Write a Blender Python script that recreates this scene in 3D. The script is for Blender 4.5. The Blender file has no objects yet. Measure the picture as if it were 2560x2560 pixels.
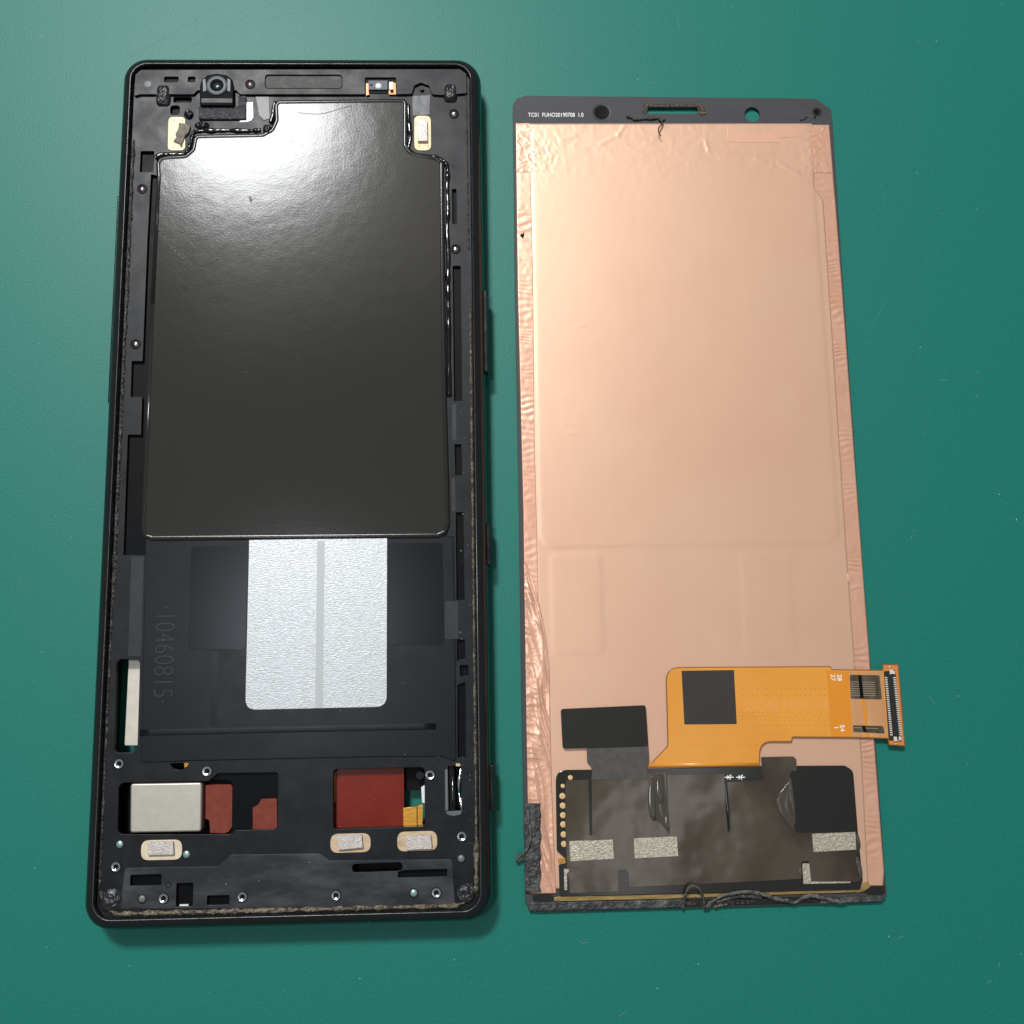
import bpy, math, random
import numpy as np
from mathutils import Vector, Matrix
from mathutils.geometry import tessellate_polygon

random.seed(7)
rng = np.random.default_rng(7)
MM = 0.001
scn = bpy.context.scene
COL = scn.collection

# ------------------------------------------------------------------ camera
F = 2600.0
CAM = np.array([32.19, -39.86, 189.01])
ROT = np.array([[0.99936059, 0.01243391, -0.03352338],
                [-0.01776253, 0.98635442, -0.16367482],
                [0.03103082, 0.16416563, 0.98594459]])
cam = bpy.data.cameras.new('camera')
cam.sensor_width = 36.0
cam.lens = F / 2560.0 * 36.0
cam.clip_start = 0.005
cam.clip_end = 20.0
camo = bpy.data.objects.new('camera', cam)
COL.objects.link(camo)
m4 = Matrix([list(ROT[i]) + [CAM[i] * MM] for i in range(3)] + [[0, 0, 0, 1]])
camo.matrix_world = m4
scn.camera = camo

# ------------------------------------------------------------------ world and lamps
w = bpy.data.worlds.new('World')
scn.world = w
w.use_nodes = True
w.node_tree.nodes['Background'].inputs[0].default_value = (0.92, 0.96, 1.0, 1)
w.node_tree.nodes['Background'].inputs[1].default_value = 0.205


def lamp(name, loc, target, power, sx, sy, color, shape='ELLIPSE'):
    d = bpy.data.lights.new(name, 'AREA')
    d.shape = shape
    d.size = sx * MM
    d.size_y = sy * MM
    d.energy = power
    d.color = color
    o = bpy.data.objects.new(name, d)
    COL.objects.link(o)
    o.location = Vector(loc) * MM
    o.rotation_euler = (Vector(target) - Vector(loc)).to_track_quat('-Z', 'Y').to_euler()
    return o


lamp('bench_lamp', (-205, 565, 880), (25, 0, 0), 10.3, 200, 140, (0.98, 0.99, 1.0))
lamp('film_band_light', (-260, 960, 1700), (0, 40, 0), 2.8, 620, 560, (1.0, 0.95, 0.88), 'RECTANGLE')  # added area light, makes the soft reflection band on the film
lamp('tape_sheen_light', (330, -215, 1500), (63, -60, 0), 0.32, 420, 95, (1.0, 0.96, 0.90), 'RECTANGLE')  # added area light, gives the cover tape something bright to reflect
lamp('ceiling_lamp', (-101, 6, 620), (0, 0, 0), 0.66, 80, 50, (0.84, 0.91, 1.0), 'RECTANGLE')

scn.view_settings.view_transform = 'Standard'
scn.view_settings.look = 'None'
scn.view_settings.exposure = 0.0
scn.view_settings.gamma = 1.0
scn.view_settings.use_curve_mapping = False


# ------------------------------------------------------------------ measuring helpers
def U(px, py, z):
    """a point seen at (px, py) in the 2560 px picture and lying at height z (mm) -> x, y in mm"""
    d = ROT @ np.array([(px - 1280) / F, -(py - 1280) / F, -1.0])
    t = (z - CAM[2]) / d[2]
    return (CAM[0] + t * d[0], CAM[1] + t * d[1])


def UA(px, py, z):
    px = np.asarray(px, float); py = np.asarray(py, float)
    d = np.stack([(px - 1280) / F, -(py - 1280) / F, -np.ones_like(px)], -1) @ ROT.T
    t = (z - CAM[2]) / d[..., 2]
    return CAM[0] + t * d[..., 0], CAM[1] + t * d[..., 1]


def area2(p):
    return sum(p[i][0] * p[(i + 1) % len(p)][1] - p[(i + 1) % len(p)][0] * p[i][1] for i in range(len(p)))


def rounded(pts, r, n=5):
    """round the corners of a polygon (mm); r a number or a list"""
    out = []
    k = len(pts)
    for i in range(k):
        p0, p1, p2 = np.array(pts[i - 1]), np.array(pts[i]), np.array(pts[(i + 1) % k])
        ri = r[i] if isinstance(r, (list, tuple)) else r
        a = p0 - p1; b = p2 - p1
        la, lb = np.linalg.norm(a), np.linalg.norm(b)
        if ri <= 0 or la < 1e-6 or lb < 1e-6:
            out.append(tuple(p1)); continue
        a /= la; b /= lb
        ang = math.acos(max(-1, min(1, float(a @ b))))
        if ang > math.pi - 0.12:
            out.append(tuple(p1)); continue
        t = min(ri / math.tan(ang / 2), la * 0.48, lb * 0.48)
        q0 = p1 + a * t; q2 = p1 + b * t
        for j in range(n + 1):
            s = j / n
            out.append(tuple((1 - s) ** 2 * q0 + 2 * s * (1 - s) * p1 + s * s * q2))
    return out


def P(pts, z, r=0.0, n=5):
    q = [U(a, b, z) for a, b in pts]
    return rounded(q, r, n) if r else q


def R(x0, y0, x1, y1, z, r=0.0, n=4):
    """axis-aligned rectangle from picture corners"""
    q = [U(x0, y0, z), U(x1, y0, z), U(x1, y1, z), U(x0, y1, z)]
    xa = (q[0][0] + q[3][0]) / 2; xb = (q[1][0] + q[2][0]) / 2
    ya = (q[0][1] + q[1][1]) / 2; yb = (q[2][1] + q[3][1]) / 2
    q = [(xa, ya), (xb, ya), (xb, yb), (xa, yb)]
    return rounded(q, r, n) if r else q


def circ(px, py, z, rad, n=24, ry=None):
    c = U(px, py, z)
    return [(c[0] + rad * math.cos(2 * math.pi * i / n), c[1] + (ry or rad) * math.sin(2 * math.pi * i / n)) for i in range(n)]


def rr(hx, hy, r, n=10, cx=0, cy=0):
    out = []
    for (sx, sy, a0) in ((1, 1, 0), (-1, 1, 90), (-1, -1, 180), (1, -1, 270)):
        for j in range(n + 1):
            a = math.radians(a0 + 90 * j / n)
            out.append((cx + sx * (hx - r) + r * math.cos(a), cy + sy * (hy - r) + r * math.sin(a)))
    return out


def offset(loop, d):
    """move a closed loop to its left by d (CCW loop: inwards)"""
    q = np.array(loop)
    e = np.roll(q, -1, 0) - q
    L = np.linalg.norm(e, axis=1, keepdims=True); L[L < 1e-9] = 1e-9
    e = e / L
    nrm = np.stack([-e[:, 1], e[:, 0]], 1)
    pn = np.roll(nrm, 1, 0)
    m = nrm + pn
    den = np.maximum(1 + (nrm * pn).sum(1, keepdims=True), 0.35)
    return [tuple(v) for v in q + d * m / den]


# ------------------------------------------------------------------ object helpers
ROOTS = {}


def mesh_obj(name, verts, faces, mat, parent=None, smooth=None, mats=None, fmat=None):
    me = bpy.data.meshes.new(name)
    o = bpy.data.objects.new(name, me)
    COL.objects.link(o)
    v = np.asarray(verts, float)
    if parent is not None:
        v = v - np.array(ROOTS[parent.name])
        o.parent = parent
        ROOTS[o.name] = ROOTS[parent.name]
    else:
        ROOTS[o.name] = (0, 0, 0)
    me.from_pydata((v * MM).tolist(), [], [list(f) for f in faces])
    for mm_ in (mats or [mat]):
        me.materials.append(mm_)
    if fmat is not None:
        me.polygons.foreach_set('material_index', fmat)
    if smooth is not None:
        me.polygons.foreach_set('use_smooth', [True] * len(me.polygons))
        if smooth < 180:
            me.set_sharp_from_angle(angle=math.radians(smooth))
    me.update()
    return o


def plate(name, loops, z0, z1, mat, parent=None, b=0.0, k=2, smooth=40):
    """a flat piece: first loop is the outline, the others are holes; b = rounded top edge"""
    verts, faces = [], []
    caps = []
    for i, lp in enumerate(loops):
        lp = [p for j, p in enumerate(lp) if math.hypot(p[0] - lp[j - 1][0], p[1] - lp[j - 1][1]) > 1e-4]
        a = area2(lp)
        if (i == 0 and a < 0) or (i > 0 and a > 0):
            lp = lp[::-1]
        rings = [(lp, z0)]
        if b > 0:
            rings.append((lp, z1 - b))
            for j in range(1, k + 1):
                t = math.pi / 2 * j / k
                rings.append((offset(lp, b * (1 - math.cos(t))), z1 - b + b * math.sin(t)))
        else:
            rings.append((lp, z1))
        base = len(verts)
        n = len(lp)
        for (q, z) in rings:
            verts += [(x, y, z) for x, y in q]
        for j in range(len(rings) - 1):
            for s in range(n):
                a0 = base + j * n + s; a1 = base + j * n + (s + 1) % n
                faces.append((a0, a1, a1 + n, a0 + n))
        caps.append((base, base + (len(rings) - 1) * n, n))
    nside = len(faces)
    for which in (0, 1):
        loops3 = [[Vector((verts[c[which] + s][0], verts[c[which] + s][1], 0)) for s in range(c[2])] for c in caps]
        idx = [c[which] + s for c in caps for s in range(c[2])]
        for t in tessellate_polygon(loops3):
            f = [idx[t[0]], idx[t[1]], idx[t[2]]]
            ar = area2([verts[q] for q in f])
            if abs(ar) < 1e-10:
                continue
            if (ar > 0) != (which == 1):
                f = f[::-1]
            faces.append(tuple(f))
    o = mesh_obj(name, verts, faces, mat, parent, smooth)
    o.data.polygons.foreach_set('use_smooth', [i < nside for i in range(len(o.data.polygons))])
    return o


def lathe(name, cx, cy, prof, mat, parent, n=24, mats=None, pm=None, smooth=45):
    verts, faces, fm = [], [], []
    for (r, z) in prof:
        for i in range(n):
            a = 2 * math.pi * i / n
            verts.append((cx + r * math.cos(a), cy + r * math.sin(a), z))
    for j in range(len(prof) - 1):
        for i in range(n):
            faces.append((j * n + i, j * n + (i + 1) % n, (j + 1) * n + (i + 1) % n, (j + 1) * n + i))
            fm.append(pm[j] if pm else 0)
    return mesh_obj(name, verts, faces, mat, parent, smooth, mats, fm if pm else None)


def tube(name, pts, radii, mat, parent, n=8, flat=1.0, jitter=0.0, smooth=180):
    """a tube along 3-D points (mm), closed ends"""
    p = np.array(pts, float)
    k = len(p)
    if np.isscalar(radii):
        radii = [radii] * k
    verts, faces = [], []
    for i in range(k):
        t = p[min(i + 1, k - 1)] - p[max(i - 1, 0)]
        t /= np.linalg.norm(t) + 1e-9
        up = np.array([0, 0, 1.0])
        s = np.cross(t, up); s /= np.linalg.norm(s) + 1e-9
        u = np.cross(s, t)
        for j in range(n):
            a = 2 * math.pi * j / n
            rj = radii[i] * (1 + jitter * (rng.random() - 0.5) * 2)
            verts.append(tuple(p[i] + s * math.cos(a) * rj + u * math.sin(a) * rj * flat))
    for i in range(k - 1):
        for j in range(n):
            faces.append((i * n + j, i * n + (j + 1) % n, (i + 1) * n + (j + 1) % n, (i + 1) * n + j))
    faces.append(tuple(range(n))[::-1])
    faces.append(tuple((k - 1) * n + j for j in range(n)))
    return mesh_obj(name, verts, faces, mat, parent, smooth)


def spline(pts, m=8):
    """Catmull-Rom through points"""
    p = [np.array(q, float) for q in pts]
    p = [2 * p[0] - p[1]] + p + [2 * p[-1] - p[-2]]
    out = []
    for i in range(1, len(p) - 2):
        for j in range(m):
            t = j / m
            out.append(0.5 * (2 * p[i] + (p[i + 1] - p[i - 1]) * t + (2 * p[i - 1] - 5 * p[i] + 4 * p[i + 1] - p[i + 2]) * t * t
                              + (3 * p[i] - p[i - 1] - 3 * p[i + 1] + p[i + 2]) * t ** 3))
    out.append(p[-2])
    return out


_tab = rng.random((256, 256))


def vnoise(x, y):
    xi = np.floor(x).astype(int); yi = np.floor(y).astype(int)
    fx = x - xi; fy = y - yi
    fx = fx * fx * (3 - 2 * fx); fy = fy * fy * (3 - 2 * fy)
    g = lambda a, b: _tab[a & 255, b & 255]
    return (g(xi, yi) * (1 - fx) + g(xi + 1, yi) * fx) * (1 - fy) + (g(xi, yi + 1) * (1 - fx) + g(xi + 1, yi + 1) * fx) * fy


_ang = rng.random((256, 256)) * 2 * math.pi
_gx, _gy = np.cos(_ang), np.sin(_ang)


def gnoise(x, y):
    """gradient noise, about -0.7 to 0.7"""
    xi = np.floor(x).astype(int); yi = np.floor(y).astype(int)
    fx = x - xi; fy = y - yi
    sx = fx ** 3 * (fx * (fx * 6 - 15) + 10); sy = fy ** 3 * (fy * (fy * 6 - 15) + 10)
    d = lambda a, b: _gx[(xi + a) & 255, (yi + b) & 255] * (fx - a) + _gy[(xi + a) & 255, (yi + b) & 255] * (fy - b)
    return (d(0, 0) * (1 - sx) + d(1, 0) * sx) * (1 - sy) + (d(0, 1) * (1 - sx) + d(1, 1) * sx) * sy


def ridged(x, y, oct=3):
    wx = x + 0.6 * gnoise(x * 0.7 + 5.2, y * 0.7 + 1.3); wy = y + 0.6 * gnoise(x * 0.7 + 9.1, y * 0.7 + 7.7)
    s = 0; a = 1.0; tot = 0
    for i in range(oct):
        c, q = math.cos(1.1 * i + 0.4), math.sin(1.1 * i + 0.4)
        u, v = (c * wx - q * wy) * 1.9 ** i + 17 * i, (q * wx + c * wy) * 1.9 ** i + 31 * i
        s = s + a * (1 - np.minimum(np.abs(gnoise(u, v)) * 2.2, 1)) ** 2
        tot += a; a *= 0.5
    return s / tot


def field(name, left, right, y0, y1, nx, ny, z, hf, mat, parent, skirt=0.25, smooth=180):
    """a sheet between two edge curves given in the picture; hf(x, y, u, v) is its relief in mm (x, y in mm)"""
    v = np.linspace(0, 1, ny)
    u = np.linspace(0, 1, nx)
    py = y0 + (y1 - y0) * v
    L = np.array([left(q) for q in py]); Rr = np.array([right(q) for q in py])
    px = L[:, None] + (Rr - L)[:, None] * u[None, :]
    ys = (y0(u) + (y1(u) - y0(u)) * v[:, None]) if callable(y0) else np.repeat(py[:, None], nx, 1)
    X, Y = UA(px, ys, z)
    UU, VV = np.meshgrid(u, v)
    Z = z + hf(X, Y, UU, VV)
    verts = np.stack([X, Y, Z], -1).reshape(-1, 3).tolist()
    faces = []
    for j in range(ny - 1):
        for i in range(nx - 1):
            a = j * nx + i
            faces.append((a, a + nx, a + nx + 1, a + 1))
    # edge skirt gives the sheet its thickness
    ring = [i for i in range(nx)] + [j * nx + nx - 1 for j in range(1, ny)] + [(ny - 1) * nx + i for i in range(nx - 2, -1, -1)] + [j * nx for j in range(ny - 2, 0, -1)]
    b0 = len(verts)
    for q in ring:
        verts.append((verts[q][0], verts[q][1], z - skirt))
    n = len(ring)
    for i in range(n):
        faces.append((ring[i], ring[(i + 1) % n], b0 + (i + 1) % n, b0 + i))
    return mesh_obj(name, verts, faces, mat, parent, smooth)


def text(name, body, px, py, z, h, mat, parent, rot=0.0, ex=0.01, wx=1.0, gap=1.0, bold=0.0):
    cu = bpy.data.curves.new(name, 'FONT')
    cu.body = body
    cu.size = 1.0
    cu.align_x = 'CENTER'
    cu.align_y = 'CENTER'
    cu.extrude = ex / h / 2
    cu.space_character = gap
    cu.offset = bold
    tmp = bpy.data.objects.new('tmp', cu)
    COL.objects.link(tmp)
    bpy.context.view_layer.update()
    me = bpy.data.meshes.new_from_object(tmp.evaluated_get(bpy.context.evaluated_depsgraph_get()))
    bpy.data.objects.remove(tmp)
    bpy.data.curves.remove(cu)
    v = np.array([q.co[:] for q in me.vertices])
    f = [tuple(p.vertices) for p in me.polygons]
    bpy.data.meshes.remove(me)
    s = h / 0.70
    v = v * np.array([s * wx, s, h])
    v[:, :2] -= (v[:, :2].max(0) + v[:, :2].min(0)) / 2
    c, sn = math.cos(math.radians(rot)), math.sin(math.radians(rot))
    v[:, :2] = v[:, :2] @ np.array([[c, sn], [-sn, c]])
    x, y = U(px, py, z)
    return mesh_obj(name, v + np.array([x, y, z]), f, mat, parent)


def box(name, loop, z0, z1, mat, parent, b=0.05):
    return plate(name, [loop], z0, z1, mat, parent, b)


def empty(name, x, y, label, cat):
    o = bpy.data.objects.new(name, None)
    o.empty_display_size = 0.01
    COL.objects.link(o)
    o.location = (x * MM, y * MM, 0)
    ROOTS[o.name] = (x, y, 0)
    o['label'] = label
    o['category'] = cat
    return o


# ------------------------------------------------------------------ materials
def M(name, col, rough=0.5, metal=0.0, spec=0.5, c2=None, nscale=400, nfac=(0.4, 0.65), bump=None, bump2=None, rvar=0.0, coat=0.0, stretch=None,
      coat_rough=0.1, detail=4):
    m = bpy.data.materials.new(name)
    m.use_nodes = True
    nt = m.node_tree
    b = nt.nodes['Principled BSDF']
    b.inputs['Base Color'].default_value = (*col, 1)
    b.inputs['Roughness'].default_value = rough
    b.inputs['Metallic'].default_value = metal
    b.inputs['Specular IOR Level'].default_value = spec
    b.inputs['Coat Weight'].default_value = coat
    b.inputs['Coat Roughness'].default_value = coat_rough
    tc = nt.nodes.new('ShaderNodeTexCoord')
    vec = tc.outputs['Object']
    if stretch:
        mp = nt.nodes.new('ShaderNodeMapping')
        mp.inputs['Scale'].default_value = stretch
        nt.links.new(vec, mp.inputs['Vector'])
        vec = mp.outputs['Vector']

    def noise(scale, det=4, r=0.6):
        n = nt.nodes.new('ShaderNodeTexNoise')
        n.inputs['Scale'].default_value = scale
        n.inputs['Detail'].default_value = det
        n.inputs['Roughness'].default_value = r
        nt.links.new(vec, n.inputs['Vector'])
        return n.outputs['Fac']

    def ramp(src, a, bb, lo=(0, 0, 0), hi=(1, 1, 1)):
        r = nt.nodes.new('ShaderNodeValToRGB')
        r.color_ramp.elements[0].position = a
        r.color_ramp.elements[1].position = bb
        r.color_ramp.elements[0].color = (*lo, 1)
        r.color_ramp.elements[1].color = (*hi, 1)
        nt.links.new(src, r.inputs['Fac'])
        return r.outputs['Color']

    if c2 is not None:
        nt.links.new(ramp(noise(nscale, detail), nfac[0], nfac[1], col, c2), b.inputs['Base Color'])
    if rvar:
        mr = nt.nodes.new('ShaderNodeMapRange')
        mr.inputs['To Min'].default_value = max(0.02, rough - rvar)
        mr.inputs['To Max'].default_value = min(1, rough + rvar)
        mr.inputs['From Min'].default_value = 0.3
        mr.inputs['From Max'].default_value = 0.7
        nt.links.new(noise(nscale * 0.7 + 90), mr.inputs['Value'])
        nt.links.new(mr.outputs['Result'], b.inputs['Roughness'])
    last = None
    for bp in (bump, bump2):
        if bp:
            bn = nt.nodes.new('ShaderNodeBump')
            bn.inputs['Strength'].default_value = 1.0
            bn.inputs['Distance'].default_value = bp[1] * MM
            nt.links.new(noise(bp[0], bp[2] if len(bp) > 2 else 2, 0.5), bn.inputs['Height'])
            if last:
                nt.links.new(last, bn.inputs['Normal'])
            last = bn.outputs['Normal']
    if last:
        nt.links.new(last, b.inputs['Normal'])
    return m


m_mat = M('mat_rubber', (0.0050, 0.145, 0.109), 0.46, spec=0.31, c2=(0.0068, 0.168, 0.127), nscale=1900, nfac=(0.32, 0.68), bump=(2600, 0.028, 3))
m_rim = M('rim_black', (0.008, 0.0085, 0.009), 0.20, spec=0.4, bump=(900, 0.006), rvar=0.06)
m_plas = M('plastic_black', (0.0055, 0.006, 0.0072), 0.40, spec=0.19, c2=(0.011, 0.012, 0.0138), nscale=260, bump=(5000, 0.006, 2), rvar=0.06)
m_plas2 = M('plastic_recess_shade', (0.002, 0.0022, 0.0025), 0.42, spec=0.07, c2=(0.004, 0.0042, 0.0045), nscale=300, rvar=0.06)  # near-black copy of the plastic, recess shade put into its colour
m_sheet = M('plate_coating', (0.0045, 0.005, 0.0063), 0.33, spec=0.18, c2=(0.0065, 0.0072, 0.0085), nscale=120, bump=(3800, 0.004, 2), rvar=0.05)
m_emb = M('moulded_plastic', (0.011, 0.012, 0.0135), 0.4, spec=0.3, c2=(0.018, 0.019, 0.021), nscale=350)
m_panel = M('panel_gloss', (0.0025, 0.003, 0.0045), 0.24, spec=0.16, c2=(0.0035, 0.004, 0.0055), nscale=90)
m_worn = M('plastic_worn', (0.012, 0.013, 0.015), 0.46, spec=0.3, c2=(0.050, 0.053, 0.057), nscale=170, nfac=(0.42, 0.68), bump=(4000, 0.006, 2), stretch=(0.5, 1.4, 1), rvar=0.06)
m_film = M('graphite_film', (0.031, 0.0295, 0.0265), 0.15, spec=0.125, bump=(2900, 0.0055, 2), bump2=(230, 0.022, 2))
m_lip = M('film_edge', (0.022, 0.0205, 0.018), 0.17, spec=0.16, bump=(1500, 0.008))
m_bead = M('black_glue', (0.006, 0.006, 0.006), 0.12, bump=(900, 0.012))
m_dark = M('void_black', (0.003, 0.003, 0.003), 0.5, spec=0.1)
m_rubber = M('rubber_plug', (0.010, 0.010, 0.011), 0.30, bump=(1400, 0.25, 3), c2=(0.03, 0.03, 0.032), nscale=900)
m_steel = M('steel', (0.72, 0.72, 0.72), 0.16, 1.0)
m_pink = M('tinted_steel', (0.75, 0.52, 0.52), 0.2, 1.0)
m_teal = M('zinc_pin', (0.30, 0.42, 0.40), 0.35, 0.6, bump=(3000, 0.02))
m_dull = M('dull_pin', (0.16, 0.17, 0.16), 0.5, 0.4, bump=(3000, 0.03))
m_cream = M('contact_board', (0.80, 0.66, 0.36), 0.42, c2=(0.72, 0.56, 0.29), nscale=500)
m_pale = M('contact_pale', (0.66, 0.56, 0.40), 0.45, c2=(0.58, 0.48, 0.33), nscale=500)
m_tan = M('contact_tan', (0.55, 0.42, 0.26), 0.45, c2=(0.40, 0.29, 0.17), nscale=700, stretch=(0.5, 2, 1))
m_foam = M('conductive_foam', (0.42, 0.38, 0.35), 0.5, 0.35, c2=(0.62, 0.57, 0.53), nscale=3200, nfac=(0.35, 0.65), bump=(3600, 0.09, 2))
m_foam_d = M('torn_foam', (0.09, 0.075, 0.05), 0.6, c2=(0.22, 0.18, 0.12), nscale=900, bump=(1200, 0.15))
m_silver = M('silver_tape', (0.36, 0.37, 0.37), 0.42, 0.45, c2=(0.54, 0.555, 0.555), nscale=3400, nfac=(0.3, 0.7), bump=(3600, 0.055, 3), stretch=(0.5, 1.4, 1))
m_seam = M('seam_tape', (0.40, 0.41, 0.41), 0.45, 0.2, bump=(3000, 0.01))
m_motor = M('brushed_nickel', (0.43, 0.395, 0.33), 0.45, 0.6, c2=(0.46, 0.425, 0.36), nscale=900, bump=(6000, 0.006))
m_red = M('red_board', (0.150, 0.012, 0.004), 0.30, spec=0.18, c2=(0.17, 0.015, 0.005), nscale=200, bump=(900, 0.01))
m_red2 = M('red_foam', (0.17, 0.034, 0.022), 0.7, spec=0.2, c2=(0.20, 0.044, 0.028), nscale=700, bump=(1800, 0.05))
m_gold = M('gold_flex', (0.62, 0.30, 0.04), 0.28, 0.6, bump=(1500, 0.02), stretch=(0.4, 2.5, 1))
m_beige = M('beige_slab', (0.52, 0.47, 0.39), 0.45, 0.3, c2=(0.58, 0.53, 0.45), nscale=500, bump=(2500, 0.01))
m_orange = M('copper_bracket', (0.62, 0.20, 0.06), 0.4, 0.3)
m_sensor = M('sensor_body', (0.10, 0.11, 0.13), 0.5, spec=0.3)
m_white = M('white_part', (0.75, 0.75, 0.73), 0.35)
m_grime = M('adhesive_grime', (0.010, 0.010, 0.009), 0.6, c2=(0.125, 0.118, 0.104), nscale=1900, nfac=(0.46, 0.66), bump=(2600, 0.3, 3))
m_sand = M('adhesive_sand', (0.035, 0.029, 0.020), 0.75, c2=(0.34, 0.275, 0.18), nscale=1700, nfac=(0.38, 0.74), bump=(2400, 0.4, 3))
m_ear = M('earpiece_dust', (0.045, 0.043, 0.042), 0.6, c2=(0.13, 0.105, 0.07), nscale=700, nfac=(0.5, 0.72), bump=(3500, 0.08))
m_fuzz = M('slot_fuzz', (0.05, 0.043, 0.032), 0.8, spec=0.2, c2=(0.21, 0.175, 0.12), nscale=2200, nfac=(0.45, 0.75), bump=(2600, 0.3, 3))
m_fab = M('camera_gasket', (0.016, 0.016, 0.018), 0.55, c2=(0.09, 0.09, 0.10), nscale=2200, nfac=(0.5, 0.72), bump=(2600, 0.3, 3))
m_cam = M('camera_shell', (0.005, 0.0055, 0.006), 0.55, spec=0.05)
m_ring = M('camera_ring', (0.11, 0.115, 0.12), 0.42, spec=0.3)
m_lens = M('lens_glass', (0.004, 0.030, 0.026), 0.16, spec=0.12)  # teal of the lens glint is put into the base colour
m_tape = M('hazy_tape', (0.032, 0.035, 0.042), 0.4, c2=(0.012, 0.013, 0.015), nscale=420, bump=(500, 0.06))

m_glass = M('bezel_back', (0.047, 0.047, 0.049), 0.55, spec=0.3, c2=(0.053, 0.053, 0.055), nscale=150, bump=(4500, 0.004))
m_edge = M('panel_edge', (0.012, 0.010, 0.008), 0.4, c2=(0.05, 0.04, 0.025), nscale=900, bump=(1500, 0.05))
m_cu = M('copper_sheet', (0.70, 0.422, 0.287), 0.39, 0.42, c2=(0.715, 0.452, 0.308), nscale=30, nfac=(0.38, 0.64), bump=(5200, 0.005, 2), bump2=(150, 0.012, 2))
m_cu2 = M('copper_foil', (0.75, 0.420, 0.290), 0.34, 0.40, c2=(0.72, 0.385, 0.255), nscale=160, bump=(1500, 0.012, 2))
m_cu3 = M('copper_patch', (0.72, 0.41, 0.275), 0.42, 0.4, bump=(400, 0.02, 2))
m_flex = M('flex_amber', (0.68, 0.272, 0.031), 0.34, c2=(0.73, 0.305, 0.038), nscale=60, bump=(400, 0.008), coat=0.15)
m_flex2 = M('flex_amber_deep', (0.68, 0.245, 0.016), 0.32, coat=0.15)
m_flexe = M('flex_edge', (0.24, 0.080, 0.012), 0.4)
m_peach = M('bare_copper_end', (0.74, 0.355, 0.155), 0.33, 0.45, c2=(0.80, 0.44, 0.21), nscale=260, stretch=(3, 0.3, 1))
m_board = M('board_end', (0.58, 0.205, 0.055), 0.36)
m_label = M('label_grey', (0.040, 0.035, 0.032), 0.55, spec=0.2, c2=(0.044, 0.039, 0.036), nscale=200)
m_ftext = M('etched_copper', (0.76, 0.31, 0.085), 0.36)
m_blk = M('stiffener', (0.020, 0.0185, 0.0155), 0.42, spec=0.2, bump=(5000, 0.004))
m_tail = M('tail_film', (0.072, 0.066, 0.056), 0.42, spec=0.25, c2=(0.088, 0.082, 0.07), nscale=600, bump=(4500, 0.01))
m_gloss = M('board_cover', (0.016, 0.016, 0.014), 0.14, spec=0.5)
m_cover = M('cover_tape', (0.068, 0.055, 0.041), 0.12, spec=0.5, c2=(0.040, 0.028, 0.020), nscale=42, nfac=(0.45, 0.58), bump=(110, 0.22, 2), bump2=(4500, 0.005))  # light and dark brown blotches paint in reflections of the surroundings
m_crease = M('cover_crease', (0.064, 0.054, 0.042), 0.12)
m_mesh = M('mesh_tape', (0.34, 0.30, 0.22), 0.42, 0.5, c2=(0.66, 0.60, 0.48), nscale=3000, nfac=(0.35, 0.68), bump=(3200, 0.12, 2))
m_padg = M('gold_pad', (0.78, 0.55, 0.26), 0.35, 0.6)
m_print = M('white_ink', (0.80, 0.80, 0.78), 0.6)
m_brass = M('brass_edge', (0.30, 0.19, 0.055), 0.35, 0.5, c2=(0.45, 0.33, 0.14), nscale=800, stretch=(0.3, 3, 1))
m_afoam = M('adhesive_foam', (0.024, 0.024, 0.024), 0.55, c2=(0.13, 0.128, 0.12), nscale=600, nfac=(0.45, 0.8), bump=(1700, 0.12, 3))
m_string = M('adhesive_string', (0.032, 0.031, 0.028), 0.55, c2=(0.13, 0.122, 0.106), nscale=1300, bump=(1500, 0.2, 3))
m_con = M('connector_body', (0.018, 0.017, 0.016), 0.35)
m_pin = M('pin_metal', (0.82, 0.76, 0.64), 0.3, 0.35)
m_win = M('trace_window', (0.10, 0.080, 0.050), 0.22, 0.5, c2=(0.20, 0.17, 0.115), nscale=300, stretch=(2.5, 0.5, 1))
m_trace = M('trace_line', (0.55, 0.42, 0.28), 0.3, 0.6)
m_dust = M('dust_white', (0.42, 0.47, 0.44), 0.8)
m_scr = M('scratch_dark', (0.006, 0.138, 0.108), 0.48, spec=0.36)
m_scl = M('scratch_light', (0.013, 0.195, 0.152), 0.5)

# ------------------------------------------------------------------ the work mat
o = mesh_obj('work_mat', [(-900, -900, 0), (1000, -900, 0), (1000, 1000, 0), (-900, 1000, 0)], [(0, 1, 2, 3)], m_mat)
o['kind'] = 'structure'
o['label'] = 'green rubber work mat under the phone and the display'

# ------------------------------------------------------------------ the phone frame
ph = empty('phone_frame', 0, 0, 'opened black phone frame with its screen removed, lying left of the copper display panel', 'phone')
HX, HY, RC = 34.0, 79.0, 4.6
prof = []
for i in range(13):
    t = math.radians(-90 + 180 * i / 12)
    prof.append((1.9 * (1 - math.cos(t)), 3.9 * (1 + math.sin(t)) if t < 0 else 3.9 + 3.3 * math.sin(t)))
prof += [(2.02, 7.2), (2.15, 7.08), (2.25, 6.7), (2.28, 4.2), (2.9, 4.0), (2.9, 0.4), (2.4, 0.0)]
verts, faces = [], []
for (ins, z) in prof:
    verts += [(x, y, z) for x, y in rr(HX - ins, HY - ins, max(RC - ins * 0.75, 1.0), 10)]
n = 44
for j in range(len(prof)):
    jn = (j + 1) % len(prof)
    for i in range(n):
        faces.append((j * n + i, j * n + (i + 1) % n, jn * n + (i + 1) % n, jn * n + i))
mesh_obj('frame_rim', verts, faces, m_rim, ph, 35)

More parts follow.
